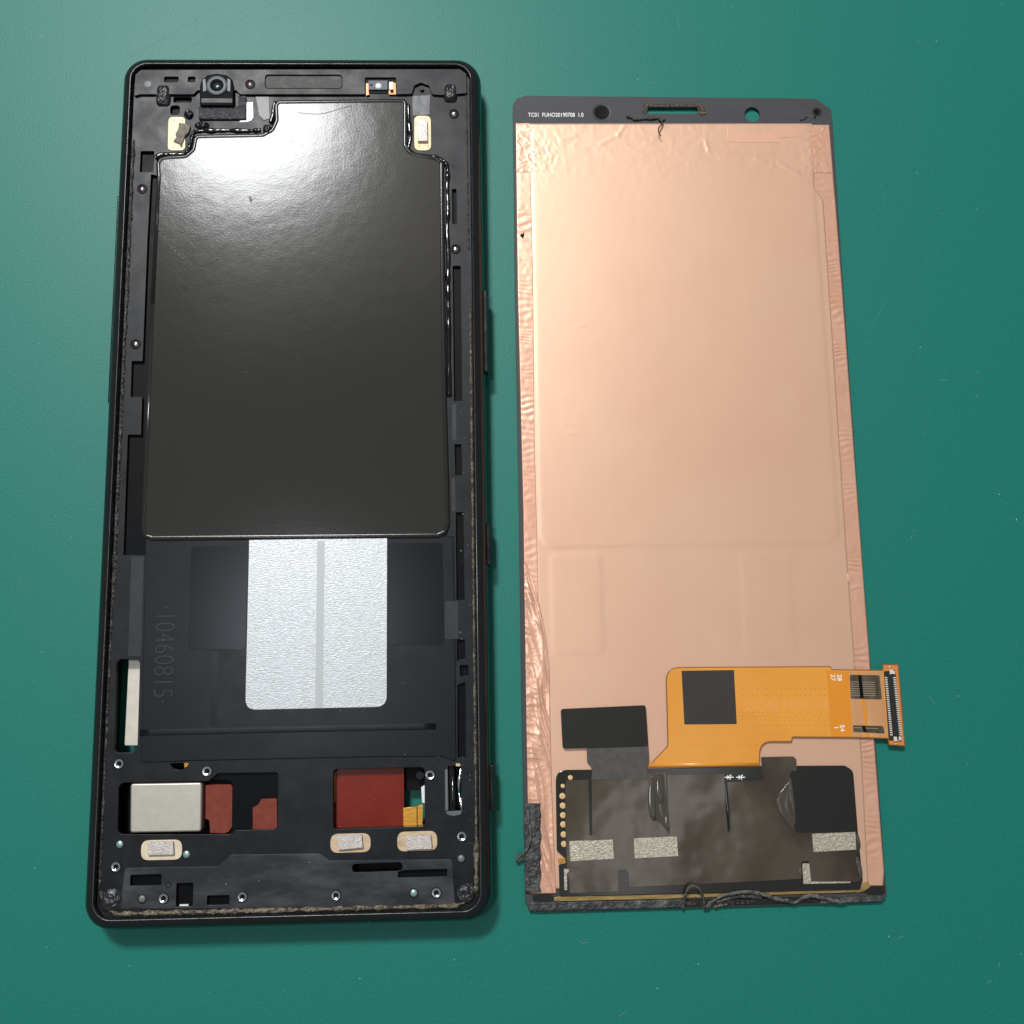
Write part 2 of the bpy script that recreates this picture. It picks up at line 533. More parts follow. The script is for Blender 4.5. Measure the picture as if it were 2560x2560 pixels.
m_rime = M('rim_worn_edge', (0.10, 0.10, 0.10), 0.28, 0.6, c2=(0.02, 0.02, 0.02), nscale=500, nfac=(0.5, 0.75))
lp = rr(HX - 1.98, HY - 1.98, RC - 1.5, 10)
tube('rim_edge', [(x, y, 7.18) for x, y in lp + lp[:1]], 0.085, m_rime, ph, 8)
# ---- plates: a floor with the through holes, a top plate with the recesses as well
inner = rr(HX - 2.26, HY - 2.26, RC - 1.9, 8)
Z1, Z2 = 5.3, 6.0
slot_l = P([(292, 1648), (350, 1648), (343, 1882), (285, 1882)], 6, 1.0)
slot_b = P([(880, 2160), (1006, 2155), (1006, 2177), (881, 2181)], 6, 0.7)
hole_con = P([(1120, 1915), (1152, 1914), (1157, 2026), (1122, 2028)], 6, 0.2)
win_r = P([(833, 1923), (1061, 1918), (1062, 2066), (833, 2073)], 6, 0.75)
moon = P([(422, 1909), (473, 1907), (465, 1919), (450, 1926), (435, 1922)], 6, 0.3)
hole_m = P([(297, 1957), (580, 1950), (578, 2086), (294, 2086)], 6, 1.1)
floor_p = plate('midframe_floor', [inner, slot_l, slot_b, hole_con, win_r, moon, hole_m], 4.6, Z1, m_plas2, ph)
pocket = P([(297, 1957), (520, 1953), (546, 1933), (695, 1931), (694, 2073), (588, 2076), (578, 2086), (294, 2086)], 6, [1.1, 0.6, 1.0, 0.5, 0.8, 0.4, 0.8, 1.1])
trench = P([(378, 436), (396, 440), (388, 640), (371, 1090), (372, 1388), (309, 1388), (320, 1087), (353, 1087), (356, 992), (327, 992), (330, 903), (357, 903), (369, 600)], 6, 0.12)
recs = [R(351, 378, 384, 430, 6, 0.15), R(1131, 473, 1141, 559, 6, 0.1), P([(1132, 665), (1151, 665), (1155, 1002), (1136, 1002)], 6, 0.1),
        P([(1137, 1111), (1153, 1111), (1155, 1188), (1139, 1188)], 6, 0.1), P([(1140, 1281), (1158, 1281), (1161, 1500), (1142, 1500)], 6, 0.1),
        P([(1143, 1599), (1162, 1599), (1163, 1646), (1143, 1652)], 6, 0.1), R(1150, 1663, 1171, 1690, 6, 0.25),
        P([(1144, 1712), (1163, 1706), (1164, 1894), (1145, 1894)], 6, 0.1), R(434, 243, 479, 256, 6, 0.3), R(426, 264, 449, 287, 6, 0.6)]
botrec = [R(326, 2186, 404, 2214, 6, 0.3), R(441, 2207, 483, 2266, 6, 0.3), R(518, 2238, 574, 2262, 6, 0.25), P([(995, 2176), (1118, 2172), (1118, 2191), (996, 2194)], 6, 0.15)]
plate('midframe_plate', [inner, slot_l, slot_b, hole_con, win_r, moon, pocket, trench] + recs + botrec, Z1, Z2, m_plas, ph, 0.06)

# raised top bracket
top_out = P([(338, 187), (348, 174), (1150, 172), (1166, 184), (1168, 233), (1105, 238), (1080, 236), (1072, 214), (1052, 207), (1036, 214), (1030, 235), (990, 236),
             (990, 194), (913, 194), (913, 236), (600, 236), (590, 226), (494, 226), (484, 236), (350, 236), (334, 241)], 6.5, 0.35)
plate('top_bracket', [top_out, R(411, 192, 446, 205, 6.5, 0.35), R(470, 192, 488, 205, 6.5, 0.35), R(663, 187, 855, 221, 6.5, 0.6), circ(1053.7, 220, 6.5, 0.35, 12)], Z2, 6.5, m_plas, ph, 0.08)
plate('earpiece_mesh', [R(664, 188, 854, 220, 6.2, 0.55)], Z2, 6.2, m_ear, ph)
for q in (R(411, 192, 446, 205, 6.5), R(470, 192, 488, 205, 6.5)):
    plate('slot_shade', [q], Z2, 6.03, m_dark, ph)  # black plates that paint the slots' shade
lathe('light_guide', *U(369.3, 210, 6.5), [(0.66, 6.4), (0.66, 6.53), (0.4, 6.55), (0.0001, 6.55)], m_ring, ph)

# centre plate with the moulded number, side panels, bottom bracket
cen = P([(363, 1380), (363, 1345), (1133, 1340), (1138, 1620), (1140, 1850), (1141, 1906), (1106, 1891), (900, 1893), (475, 1902), (420, 1905), (352, 1906)], 6.2,
        [0, 0, 0, 0, 0, 0.6, 2.5, 0, 0, 0, 0.2])
plate('centre_plate', [cen], Z2, 6.22, m_sheet, ph, 0.12)
for q in ([(478, 1367), (622, 1362), (614, 1624), (471, 1624)], [(970, 1358), (1106, 1357), (1110, 1611), (972, 1611)]):
    plate('dark_panel', [P(q, 6.3, 0.7)], 6.22, 6.27, m_panel, ph, 0.03)
text('moulded_number', '·10460815·', 412, 1636, 6.235, 3.45, m_emb, ph, -90, 0.24, 0.74, 1.03, -0.012)
plate('grip_strip', [P([(527, 1628), (545, 1628), (541, 1815), (525, 1815)], 6.23)], 6.22, 6.235, m_panel, ph)
crs = [(*U(x, y, 6.22), 6.2) for x, y in ((350, 1832), (500, 1829), (700, 1824), (900, 1820), (1090, 1816))]
tube('plate_crease', spline(crs, 6), 0.6, m_sheet, ph, 12, 0.07)
bot = P([(312, 2170), (543, 2166), (560, 2152), (578, 2137), (800, 2134), (826, 2152), (1130, 2148), (1138, 2268), (300, 2272)], 6.1, [0.5, 0.4, 0.6, 1.0, 1.2, 0.6, 0.4, 0.4, 0.4])
plate('bottom_bracket', [bot, slot_b] + botrec, Z2, 6.12, m_worn, ph, 0.05)
plate('recess_bar', [R(449, 2261, 471, 2265, 5.6)], Z1, 5.6, m_white, ph)
# worn light patches on the right ledge and left ledge
for q in ([(1112, 1503), (1146, 1503), (1147, 1598), (1112, 1598)], [(1128, 1195), (1137, 1195), (1139, 1278), (1130, 1278)], [(1130, 1010), (1140, 1010), (1141, 1100), (1131, 1100)],
          [(328, 1392), (359, 1392), (352, 1640), (320, 1640)]):
    plate('worn_patch', [P(q, 6.1, 0.1)], Z2, 6.02 if q[0][1] != 1503 else 6.24, m_emb, ph)

# graphite film over the battery bay
film = P([(391, 440), (389, 408), (398, 393), (420, 388), (462, 386), (478, 372), (483, 345), (492, 336), (655, 333), (676, 322), (686, 300), (684, 262), (694, 250), (1012, 246),
          (1019, 256), (1019, 362), (1030, 378), (1095, 392), (1110, 406), (1113, 700), (1117, 1000), (1125, 1310), (1117, 1334), (1096, 1345), (378, 1352), (359, 1345), (352, 1322),
          (361, 1100), (375, 760)], 6.45, 0.6)
plate('graphite_film', [film], 5.9, 6.5, m_film, ph, 0.42, 5, 60)
# glue along the top and right edge of the film
gl = [(1021, 262), (1022, 300), (1026, 345), (1022, 372), (1040, 386), (1070, 390), (1096, 396), (1112, 405), (1119, 425), (1118, 470), (1120, 520), (1118, 580), (1121, 640), (1120, 700),
      (1121, 760), (1122, 830), (1122, 900), (1123, 990)]
gp = spline([(*U(x, y, 6.1), 6.1) for x, y in gl], 10)
tube('glue_bead', gp, [0.30 + 0.22 * float(vnoise(np.array(i * 0.31), np.array(4.0))) for i in range(len(gp))], m_bead, ph, 14, 0.8, 0.02)
gl = [(466, 384), (474, 366), (480, 346), (484, 332), (500, 328), (560, 326), (620, 327), (652, 326)]
gp = spline([(*U(x, y, 6.1), 6.1) for x, y in gl], 8)
tube('glue_bead', gp, [0.40 + 0.16 * math.sin(i * 1.1) * math.sin(i * 0.4) for i in range(len(gp))], m_bead, ph, 10, 0.8, 0.12)
gl = [(688, 254), (684, 272), (682, 290), (676, 306)]
gp = spline([(*U(x, y, 6.35), 6.35) for x, y in gl], 8)
tube('glue_bead', gp, 0.38, m_bead, ph, 10, 0.9, 0.12)
gl = [(388, 395), (400, 388), (425, 386), (463, 386)]
gp = spline([(*U(x, y, 6.3), 6.3) for x, y in gl], 8)
tube('glue_bead', gp, 0.42, m_bead, ph, 10, 0.8, 0.2)

fq_ = film if area2(film) > 0 else film[::-1]
lipq = offset(fq_, 0.48)
tube('film_lip', [(x, y, 6.44) for x, y in lipq + lipq[:1]], 0.40, m_lip, ph, 16, 0.40)
# silver tape window
sv = P([(623, 1350), (968, 1345), (967, 1767), (613, 1775)], 6.3, [0, 0, 1.9, 1.9], 7)
st = plate('silver_sheet', [sv], 6.22, 6.36, m_silver, ph, 0.05)
plate('seam_strip', [P([(793, 1352), (812, 1352), (807, 1769), (788, 1770)], 6.37)], 6.36, 6.375, m_seam, st)

# front camera with its gasket
cam_b = None
arch = P([(499, 264), (499, 215), (504, 198), (518, 187), (542, 183), (566, 187), (580, 198), (584, 215), (584, 264)], 7.0, 0.35)
cx, cy = U(542.7, 215, 7.0)
cam_b = plate('front_camera', [arch], Z2, 7.0, m_cam, ph, 0.22, 3)
plate('housing_step', [P([(503, 246), (581, 246), (581, 257), (503, 257)], 7.0)], 6.9, 7.05, m_plas, cam_b, 0.03)
plate('housing_wing', [P([(507, 200), (513, 196), (516, 226), (508, 229)], 7.02)], 6.9, 7.04, m_ring, cam_b)
plate('housing_wing', [P([(569, 196), (576, 200), (575, 229), (568, 226)], 7.02)], 6.9, 7.04, m_ring, cam_b)
lathe('lens_ring', cx, cy, [(1.95, 6.9), (1.95, 7.22), (1.85, 7.3), (1.35, 7.3), (1.25, 7.2), (1.2, 6.95)], m_ring, cam_b, 36)
lathe('lens_barrel', cx, cy, [(1.25, 7.0), (1.22, 7.12), (1.02, 7.14), (0.92, 7.05), (0.86, 6.9)], m_cam, cam_b, 32)
lathe('lens', cx, cy, [(0.94, 6.92), (0.75, 6.98), (0.45, 7.03), (0.2, 7.05), (0.0001, 7.055)], m_lens, cam_b, 32, smooth=180)
gk = field('camera_gasket', lambda y: 497, lambda y: 615, 266, 298, 50, 16, 6.35, lambda x, y, u, v: 0.22 * ridged(x * 1.6, y * 1.6) * np.minimum(1, 8 * v * (1 - v) + 0.2), m_fab, ph, 0.35)
field('camera_gasket', lambda y: 596, lambda y: 615, 240, 268, 12, 14, 6.35, lambda x, y, u, v: 0.2 * ridged(x * 1.6, y * 1.6), m_fab, ph, 0.35)
plate('silver_corner', [P([(617, 256), (632, 255), (633, 292), (628, 301), (614, 305), (599, 305), (600, 302), (616, 300)], 6.1, 0.1)], Z2, 6.1, m_silver, ph)
plate('film_tab', [P([(640, 242), (672, 242), (674, 296), (660, 300), (648, 288)], 6.12)], Z2, 6.12, m_tape, ph)
plate('hazy_tape', [P([(1031, 240), (1075, 238), (1074, 286), (1032, 289)], 6.1)], Z2, 6.1, m_tape, ph)

# proximity sensor
sn = plate('proximity_sensor', [R(914, 196, 989, 233, 6.2, 0.2)], Z2, 6.15, m_dark, ph)
plate('sensor_block', [R(921, 201, 969, 224, 6.5, 0.05)], 6.15, 6.5, m_sensor, sn, 0.04)
lathe('sensor_lens', *U(946, 214, 6.55), [(0.62, 6.45), (0.55, 6.54), (0.3, 6.60), (0.0001, 6.62)], m_white, sn, 20, smooth=180)
lathe('sensor_dot', *U(928, 212, 6.55), [(0.22, 6.45), (0.22, 6.52), (0.0001, 6.53)], m_dark, sn, 12)
plate('bracket', [P([(915, 208), (921, 208), (922, 234), (924, 236), (915, 239)], 6.4)], 6.15, 6.42, m_orange, sn, 0.03)
plate('bracket', [P([(984, 207), (989, 207), (990, 236), (972, 236), (972, 226), (976, 226), (977, 233), (984, 233)], 6.4)], 6.15, 6.42, m_orange, sn, 0.03)
plate('gold_contact', [R(973, 205, 983, 223, 6.4)], 6.15, 6.4, m_padg, sn, 0.03)

# ---- threaded inserts, pins: one mesh each kind, copied
def insert_mesh(name, steel, kind):
    if kind == 'ring':
        pr = [(0.92, -0.02), (0.86, 0.16), (0.76, 0.20), (0.40, 0.03), (0.38, 0.02), (0.0001, 0.02)]
        pm = [2, 2, 0, 1, 1]
    elif kind == 'ball':
        pr = [(0.98, -0.02), (0.94, 0.12), (0.86, 0.14), (0.80, 0.02), (0.55, 0.02), (0.50, 0.10), (0.36, 0.22), (0.18, 0.27), (0.0001, 0.29)]
        pm = [2, 2, 1, 1, 0, 0, 0, 0]
    else:
        pr = [(0.80, -0.02), (0.76, 0.08), (0.66, 0.09), (0.60, 0.02), (0.52, 0.10), (0.3, 0.17), (0.0001, 0.19)]
        pm = [2, 2, 1, 0, 0, 0]
    o = lathe(name, 0, 0, pr, None, None, 20, [steel, m_dark, m_plas], pm, 50)
    me = o.data
    bpy.data.objects.remove(o)
    return me


protos = {}
for (x, y, kind, mt, z) in [(625.5, 211, 'ball', m_pink, 6.5), (355.8, 472.6, 'ball', m_pink, Z2), (339.6, 860, 'ball', m_steel, Z2), (1134.7, 285, 'ball', m_steel, Z2),
                            (1138.6, 622.7, 'ball', m_steel, Z2), (298, 1909.6, 'ring', m_steel, Z2), (518, 1927.7, 'ring', m_steel, Z2), (1075, 1937.5, 'ring', m_steel, Z2),
                            (290, 2167, 'ring', m_steel, Z2), (409, 2246, 'ring', m_steel, 6.12), (606, 2242, 'ring', m_steel, 6.12), (840, 2238.5, 'ring', m_steel, 6.12),
                            (1091, 2232, 'ring', m_steel, 6.12), (1154.3, 2091, 'ring', m_steel, Z2), (299.3, 2110.8, 'pin', m_teal, Z2), (466, 2136, 'pin', m_teal, Z2),
                            (1034.5, 2232.5, 'pin', m_teal, 6.12), (355, 2247.5, 'pin', m_dull, 6.12), (1153, 2146.6, 'pin', m_dull, Z2)]:
    nm = {'ring': 'threaded_insert', 'ball': 'screw', 'pin': 'rivet'}[kind]
    key = (kind, mt.name)
    if key not in protos:
        protos[key] = insert_mesh(nm, mt, kind)
    o = bpy.data.objects.new(nm, protos[key])
    COL.objects.link(o)
    o.parent = ph
    c = U(x, y, z)
    o.location = Vector((c[0], c[1], z)) * MM
    o.rotation_euler.z = random.random() * 6
lathe('pilot_hole', *U(421, 2212.6, 6.12), [(0.5, 6.1), (0.5, 6.15), (0.36, 6.15), (0.34, 5.8), (0.0001, 5.8)], m_dark, ph, 16)

# ---- contact pads with foam
for (q, r_, mt, fq) in [([(1035, 289), (1077, 289), (1078, 376), (1036, 376)], 1.1, m_cream, [(1043, 300), (1068, 300), (1069, 352), (1044, 352)]),
                        ([(421, 292), (463, 292), (463, 376), (419, 376)], 0.9, m_cream, None),
                        ([(353, 2101), (455, 2099), (455, 2149), (352, 2151)], 1.3, m_pale, [(369, 2105), (432, 2104), (434, 2136), (369, 2138)]),
                        ([(826, 2085), (926, 2083), (927, 2130), (826, 2133)], 1.3, m_tan, [(843, 2091), (904, 2087), (907, 2119), (846, 2125)]),
                        ([(993, 2080), (1092, 2077), (1094, 2126), (993, 2129)], 1.3, m_tan, [(1015, 2091), (1077, 2088), (1080, 2122), (1016, 2125)])]:
    pd = plate('contact_pad', [P(q, 6.15, r_)], Z2, 6.15, mt, ph, 0.04)
    if fq:
        plate('foam_block', [P(fq, 6.75)], 6.15, 6.75, m_foam, pd, 0.05)
    else:
        plate('torn_foam', [P([(447, 306), (463, 308), (476, 314), (471, 330), (462, 340), (457, 352), (452, 367), (447, 358), (433, 352), (440, 342), (438, 334), (445, 322)], 6.5)], 6.15, 6.45, m_foam_d, pd, 0.08)
for (x, y) in ((434, 301), (456, 301), (433, 367), (1048, 365), (1068, 365)):
    lathe('pad_via', *U(x, y, 6.17), [(0.16, 6.15), (0.16, 6.16), (0.0001, 6.16)], m_tan, ph, 10)

# ---- rubber plugs in the corners
def blob(name, px, py, rx, ry, z, h, mat, amp, seed, nseg=26, nr=12, sq=2.0):
    cx, cy = U(px, py, z)
    verts, faces = [(cx, cy, z + h)], []
    for j in range(1, nr + 1):
        t = j / nr
        for i in range(nseg):
            a = 2 * math.pi * i / nseg
            c, s = math.cos(a), math.sin(a)
            k = (abs(c) ** sq + abs(s) ** sq) ** (-1 / sq)
            x = cx + rx * t * c * k; y = cy + ry * t * s * k
            zz = z + h * (1 - t ** 4)
            nz = float(ridged(np.array(x * 1.3 + seed), np.array(y * 1.3 + seed * 2))) - 0.4
            verts.append((x, y, zz + (nz * amp if j < nr else 0)))
    for i in range(nseg):
        faces.append((0, 1 + i, 1 + (i + 1) % nseg))
    for j in range(nr - 1):
        for i in range(nseg):
            a = 1 + j * nseg + i; b = 1 + j * nseg + (i + 1) % nseg
            faces.append((a, a + nseg, b + nseg, b))
    return mesh_obj(name, verts, faces, mat, ph, 180)


blob('rubber_plug', 409, 239, 1.35, 2.15, 6.1, 0.8, m_rubber, 0.35, 3, sq=5)
blob('rubber_plug', 1126, 233, 1.3, 1.9, 6.1, 0.8, m_rubber, 0.3, 9, sq=4)
blob('rubber_plug', 278.6, 2250, 1.9, 2.0, 6.05, 0.6, m_rubber, 0.45, 21)
blob('rubber_plug', 1164.7, 2233, 1.7, 1.7, 6.05, 0.6, m_rubber, 0.4, 33)
blob('glue_lump', 472, 287, 0.9, 0.9, 6.05, 0.6, m_bead, 0.5, 41)
blob('glue_lump', 505, 314, 1.4, 0.8, 6.05, 0.5, m_bead, 0.5, 47)
blob('glue_lump', 668, 325, 0.8, 1.0, 6.2, 0.6, m_bead, 0.3, 53, sq=4)

# ---- parts seen through the openings; black sheets added inside as shade
plate('motor_hole_shade', [P([(270, 1935), (610, 1935), (610, 2110), (270, 2110)], 2.0)], 1.6, 2.2, m_dark, ph)  # added black sheet, darkens the opening around the motor
plate('window_gap_shade', [P([(1000, 1890), (1085, 1890), (1085, 1975), (1000, 1975)], 2.4)], 2.0, 2.5, m_dark, ph)  # added black sheet, shades the upper part of the window gap
plate('bottom_slot_shade', [P([(865, 2140), (1025, 2138), (1025, 2200), (865, 2200)], 2.0)], 1.6, 2.2, m_dark, ph)  # added black sheet, keeps the bottom slot dark
mo = plate('vibration_motor', [P([(326, 1959), (505, 1956), (503, 2079), (325, 2082)], 5.9, 0.55)], 3.0, 5.95, m_motor, ph, 0.28, 4)
plate('red_foam', [P([(513, 1964), (520, 1962), (575, 1962), (580, 1968), (579, 2068), (571, 2080), (560, 2084), (524, 2083), (522, 2052), (512, 2047)], 5.2)], 3.8, 4.9, m_red2, ph, 0.05)
plate('red_foam', [P([(632, 2019), (645, 2012), (654, 1997), (692, 1996), (693, 2066), (688, 2073), (632, 2073)], 5.4)], Z1, 5.42, m_red2, ph, 0.02)
plate('beige_slab', [P([(322, 1640), (356, 1640), (350, 1864), (311, 1864)], 3.5, 0.3)], 2.6, 3.5, m_beige, ph, 0.08)
rb = plate('red_board', [P([(820, 1905), (1010, 1902), (1010, 2085), (820, 2085)], 4.2, 0.2)], 3.6, 4.2, m_red, ph, 0.05)
plate('amber_edge', [P([(826, 1930), (839, 1930), (838, 2005), (826, 2005)], 4.3)], 4.2, 4.35, m_gold, rb)
gf = plate('gold_flex', [P([(1008, 2019), (1042, 2016), (1043, 2080), (1008, 2082)], 4.2)], 3.9, 4.3, m_gold, ph, 0.08)
plate('flex_fold', [P([(1042, 2016), (1058, 2010), (1056, 2080), (1042, 2080)], 3.8)], 3.4, 3.8, m_gold, gf, 0.08)
plate('white_clip', [P([(1053, 1968), (1062, 1963), (1062, 2008), (1055, 2006)], 4.5)], 3.6, 4.55, m_white, ph, 0.05)
lathe('dark_post', *U(1050, 1938, 4.4), [(0.8, 3.0), (0.8, 4.3), (0.7, 4.4), (0.0001, 4.4)], m_plas, ph)
plate('gold_clip', [P([(459, 1902), (476, 1902), (468, 1916), (461, 1921)], 4.4)], 3.4, 4.4, m_gold, ph, 0.05)
cs = plate('port_shield', [P([(1120, 1912), (1136, 1912), (1140, 2030), (1121, 2030)], 5.2)], 3.2, 5.1, m_bead, ph, 0.25, 3)
tube('shield_edge', [(*U(1131, 1935, 5.2), 5.15), (*U(1132, 2018, 5.2), 5.15)], 0.10, m_steel, cs, 8)
tube('shield_spring', spline([(*U(1152, 1918, 5.4), 5.2), (*U(1149, 1945, 5.4), 5.5), (*U(1147, 1968, 5.4), 5.3), (*U(1149, 1992, 5.4), 5.2), (*U(1153, 2010, 5.4), 5.5), (*U(1154, 2026, 5.4), 5.6)], 8),
     [0.08 + 0.28 * abs(math.sin(i * 0.16)) for i in range(41)], m_steel, cs, 10, 0.6)
plate('port_lip', [P([(1112, 1925), (1119, 1922), (1121, 2024), (1113, 2028)], 6.03, 0.2)], Z2, 6.05, m_ring, ph, 0.04)
plate('port_lip', [P([(1113, 2029), (1156, 2026), (1152, 2036), (1135, 2040), (1120, 2037)], 6.03, 0.3)], Z2, 6.05, m_ring, ph, 0.04)
plate('ledge_chip', [P([(1139, 1908), (1151, 1909), (1151, 1916), (1140, 1916)], 6.05, 0.2)], Z2, 6.08, m_tan, ph, 0.03)

# ---- adhesive residue round the ledge
def residue(name, pts, wid, h, mat, step=0.28, amp=0.5):
    p = np.array(pts, float)
    seg = np.linalg.norm(np.diff(p, axis=0), axis=1)
    s = np.concatenate([[0], np.cumsum(seg)])
    q = np.arange(0, s[-1], step)
    x = np.interp(q, s, p[:, 0]); y = np.interp(q, s, p[:, 1])
    tx = np.gradient(x); ty = np.gradient(y); L = np.hypot(tx, ty) + 1e-9
    nx_, ny_ = -ty / L, tx / L
    m = 9
    verts, faces = [], []
    for i in range(len(q)):
        wv = wid * (0.35 + 1.1 * float(vnoise(np.array(q[i] * 1.1), np.array(3.3))))
        for j in range(m):
            t = -1 + 2 * j / (m - 1)
            hh = h * (1 - t * t) * (0.5 + amp * 2 * float(vnoise(np.array(q[i] * 2.6), np.array(j * 1.7 + 9))))
            e = wv / 2 * (t + 0.25 * (rng.random() - 0.5) * (abs(t) > 0.9))
            verts.append((x[i] + nx_[i] * e, y[i] + ny_[i] * e, 5.98 + max(hh, 0)))
    for i in range(len(q) - 1):
        for j in range(m - 1):
            a = i * m + j
            faces.append((a, a + m, a + m + 1, a + 1))
    return mesh_obj(name, verts, faces, mat, ph, 180)


ix, iy = HX - 2.75, HY - 2.75
residue('adhesive_residue', [(-ix, 62), (-ix, -24)], 0.7, 0.4, m_grime)
residue('adhesive_residue', [(-ix - 0.1, -22), (-ix - 0.1, -72)], 0.4, 0.25, m_grime)
residue('adhesive_residue', [(ix + 0.15, 30), (ix + 0.15, -40), (ix + 0.1, -74)], 0.42, 0.35, m_sand)
residue('adhesive_residue', [(-ix + 0.1, -72.5), (-ix + 0.9, -75), (-ix + 3, -iy), (0, -iy), (ix - 3.2, -iy), (ix - 0.9, -75.2), (ix, -73), (ix + 0.15, -66)], 0.85, 0.4, m_sand)
residue('adhesive_residue', [(ix - 0.6, 74), (ix - 0.1, 70), (ix, 40)], 0.3, 0.25, m_grime)

# ---- buttons on the right side
for (y0, y1, h_) in ((729, 934, 0.80), (1309, 1414, 0.75), (1911, 2026, 0.72)):
    ya = U(1210, y0, 4)[1]; yb = U(1210, y1, 4)[1]
    box('side_button', rounded([(HX - 0.6, ya), (HX + h_ - 0.15, ya), (HX + h_ - 0.15, yb), (HX - 0.6, yb)], 0.25), 2.9, 4.9, m_rim, ph, 0.25)
ya = U(290, 495, 4)[1]; yb = U(268, 1010, 4)[1]
box('card_tray', rounded([(-HX - 0.22, ya), (-HX + 0.6, ya), (-HX + 0.6, yb), (-HX - 0.22, yb)], 0.2), 2.7, 5.0, m_rim, ph, 0.2)

# dust on the frame
def flakes(name, pts, z, smin, smax, mat, parent):
    verts, faces = [], []
    for (x, y) in pts:
        c = U(x, y, z)
        s = smin + (smax - smin) * rng.random() ** 2
        a0 = rng.random() * 6.28; el = 0.5 + rng.random()
        b = len(verts); k = 5
        for zz in (0, 1):
            for i in range(k):
                a = a0 + 2 * math.pi * i / k
                r_ = s * (0.6 + 0.5 * rng.random())
                verts.append((c[0] + r_ * el * math.cos(a), c[1] + r_ / el * math.sin(a), z + zz * s * 0.6))
        faces.append(tuple(range(b + k, b + 2 * k)))
        for i in range(k):
            faces.append((b + i, b + (i + 1) % k, b + k + (i + 1) % k, b + k + i))
    o = mesh_obj(name, verts, faces, mat, parent)
    o['kind'] = 'stuff'
    return o


flakes('dust', [(200 + 0 * i + random.uniform(150, 900), random.uniform(240, 2250)) for i in range(60)] + [(random.uniform(1150, 1175), random.uniform(1000, 2100)) for i in range(25)], 6.35, 0.03, 0.10, m_dust, ph)

# ------------------------------------------------------------------ the display panel
dcx, dcy = 71.42, -2.23
dp = empty('display_panel', dcx, dcy, 'copper-backed phone display lying face down with an amber flex cable, right of the frame', 'display')
ZG = 0.75
go = P([(1282, 264), (1291, 247), (1313, 239), (2027, 246), (2042, 248), (2078, 274), (2081, 300), (2109, 720), (2148, 1280), (2176, 1660), (2214, 2200), (2217, 2232), (2212, 2249),
        (2198, 2256), (1346, 2281), (1323, 2274), (1313, 2255), (1304, 1780), (1297, 1280), (1287, 720)], ZG, 0.25)
pan = plate('panel_glass', [go, P([(1619, 269), (1745, 269), (1745, 284), (1619, 284)], ZG, 0.4), circ(1881, 286, ZG, 1.52, 32)], 0.02, ZG, m_glass, dp, 0.08)
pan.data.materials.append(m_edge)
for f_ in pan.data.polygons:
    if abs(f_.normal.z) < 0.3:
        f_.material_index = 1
text('print_code', 'TC01  FUHO20190708  1.0', 1389.5, 287, ZG + 0.012, 0.84, m_print, dp, 0, 0.012, 0.80, 1.0, 0.012)
lathe('camera_window', *U(1505, 281, ZG), [(1.98, ZG - 0.02), (1.98, ZG + 0.015), (1.6, ZG + 0.015), (1.5, ZG - 0.0), (0.0001, ZG + 0.005)], None, dp, 40, [m_con, m_dark], [0, 0, 0, 1])
lathe('sensor_window', *U(2042.7, 280, ZG), [(0.95, ZG - 0.02), (0.95, ZG + 0.012), (0.6, ZG + 0.012), (0.55, ZG), (0.0001, ZG + 0.004)], None, dp, 28, [m_blk, m_dark], [0, 0, 0, 1])
# dusty adhesive round the earpiece slot
ring_o = P([(1606, 262), (1640, 259), (1745, 260), (1767, 266), (1768, 284), (1755, 288), (1748, 286), (1747, 267), (1617, 267), (1616, 286), (1606, 280)], ZG + 0.1, 0.1)
plate('slot_residue', [ring_o], ZG, ZG + 0.14, m_fuzz, dp, 0.04)
gp = spline([(*U(x, y, ZG), ZG + 0.3) for x, y in ((1566, 290), (1576, 295), (1590, 299), (1620, 298), (1640, 297), (1656, 300), (1662, 299))], 6)
tube('torn_adhesive', gp, [0.24 + 0.10 * math.sin(i * 0.7) for i in range(len(gp))], m_fuzz, dp, 8, 0.7, 0.35)
gp = spline([(*U(1648, 296, ZG + .6), ZG + 0.5), (*U(1657, 305, ZG + 1), ZG + 0.8), (*U(1648, 318, ZG + 1.3), ZG + 1.2), (*U(1646, 330, ZG + 1.3), ZG + 1.4), (*U(1653, 341, ZG + 1.3), ZG + 1.3)], 6)
tube('torn_adhesive', gp, [0.20 - 0.005 * i for i in range(len(gp))], m_fuzz, dp, 8, 1, 0.2)
blob2 = [(1960 + i * 7 + random.uniform(-3, 3), 298 - abs(i - 5) * 0.6 + random.uniform(-4, 4)) for i in range(12)]
flakes('scuff_bits', blob2, ZG, 0.08, 0.28, m_bead, dp)

# copper foil edges, sheet
def lerp(x0, y0, x1, y1):
    return lambda y: x0 + (x1 - x0) * (y - y0) / (y1 - y0)


fl = lambda y: float(np.interp(y, [300, 720, 1280, 1780, 2000, 2235], [1289, 1294, 1308, 1315, 1319, 1324]))
fr = lambda y: float(np.interp(y, [300, 720, 1280, 1660, 1850, 2180, 2216], [2072, 2105, 2146, 2174.5, 2185, 2210, 2207]))
sl = lambda y: float(np.interp(y, [300, 440, 700, 1100, 1500, 2235], [1322, 1325, 1331, 1335, 1345, 1372]))
sr = lambda y: float(np.interp(y, [300, 470, 500, 700, 1340, 1700, 1900, 2235], [2030, 2036, 2058, 2072, 2114, 2140, 2155, 2172]))


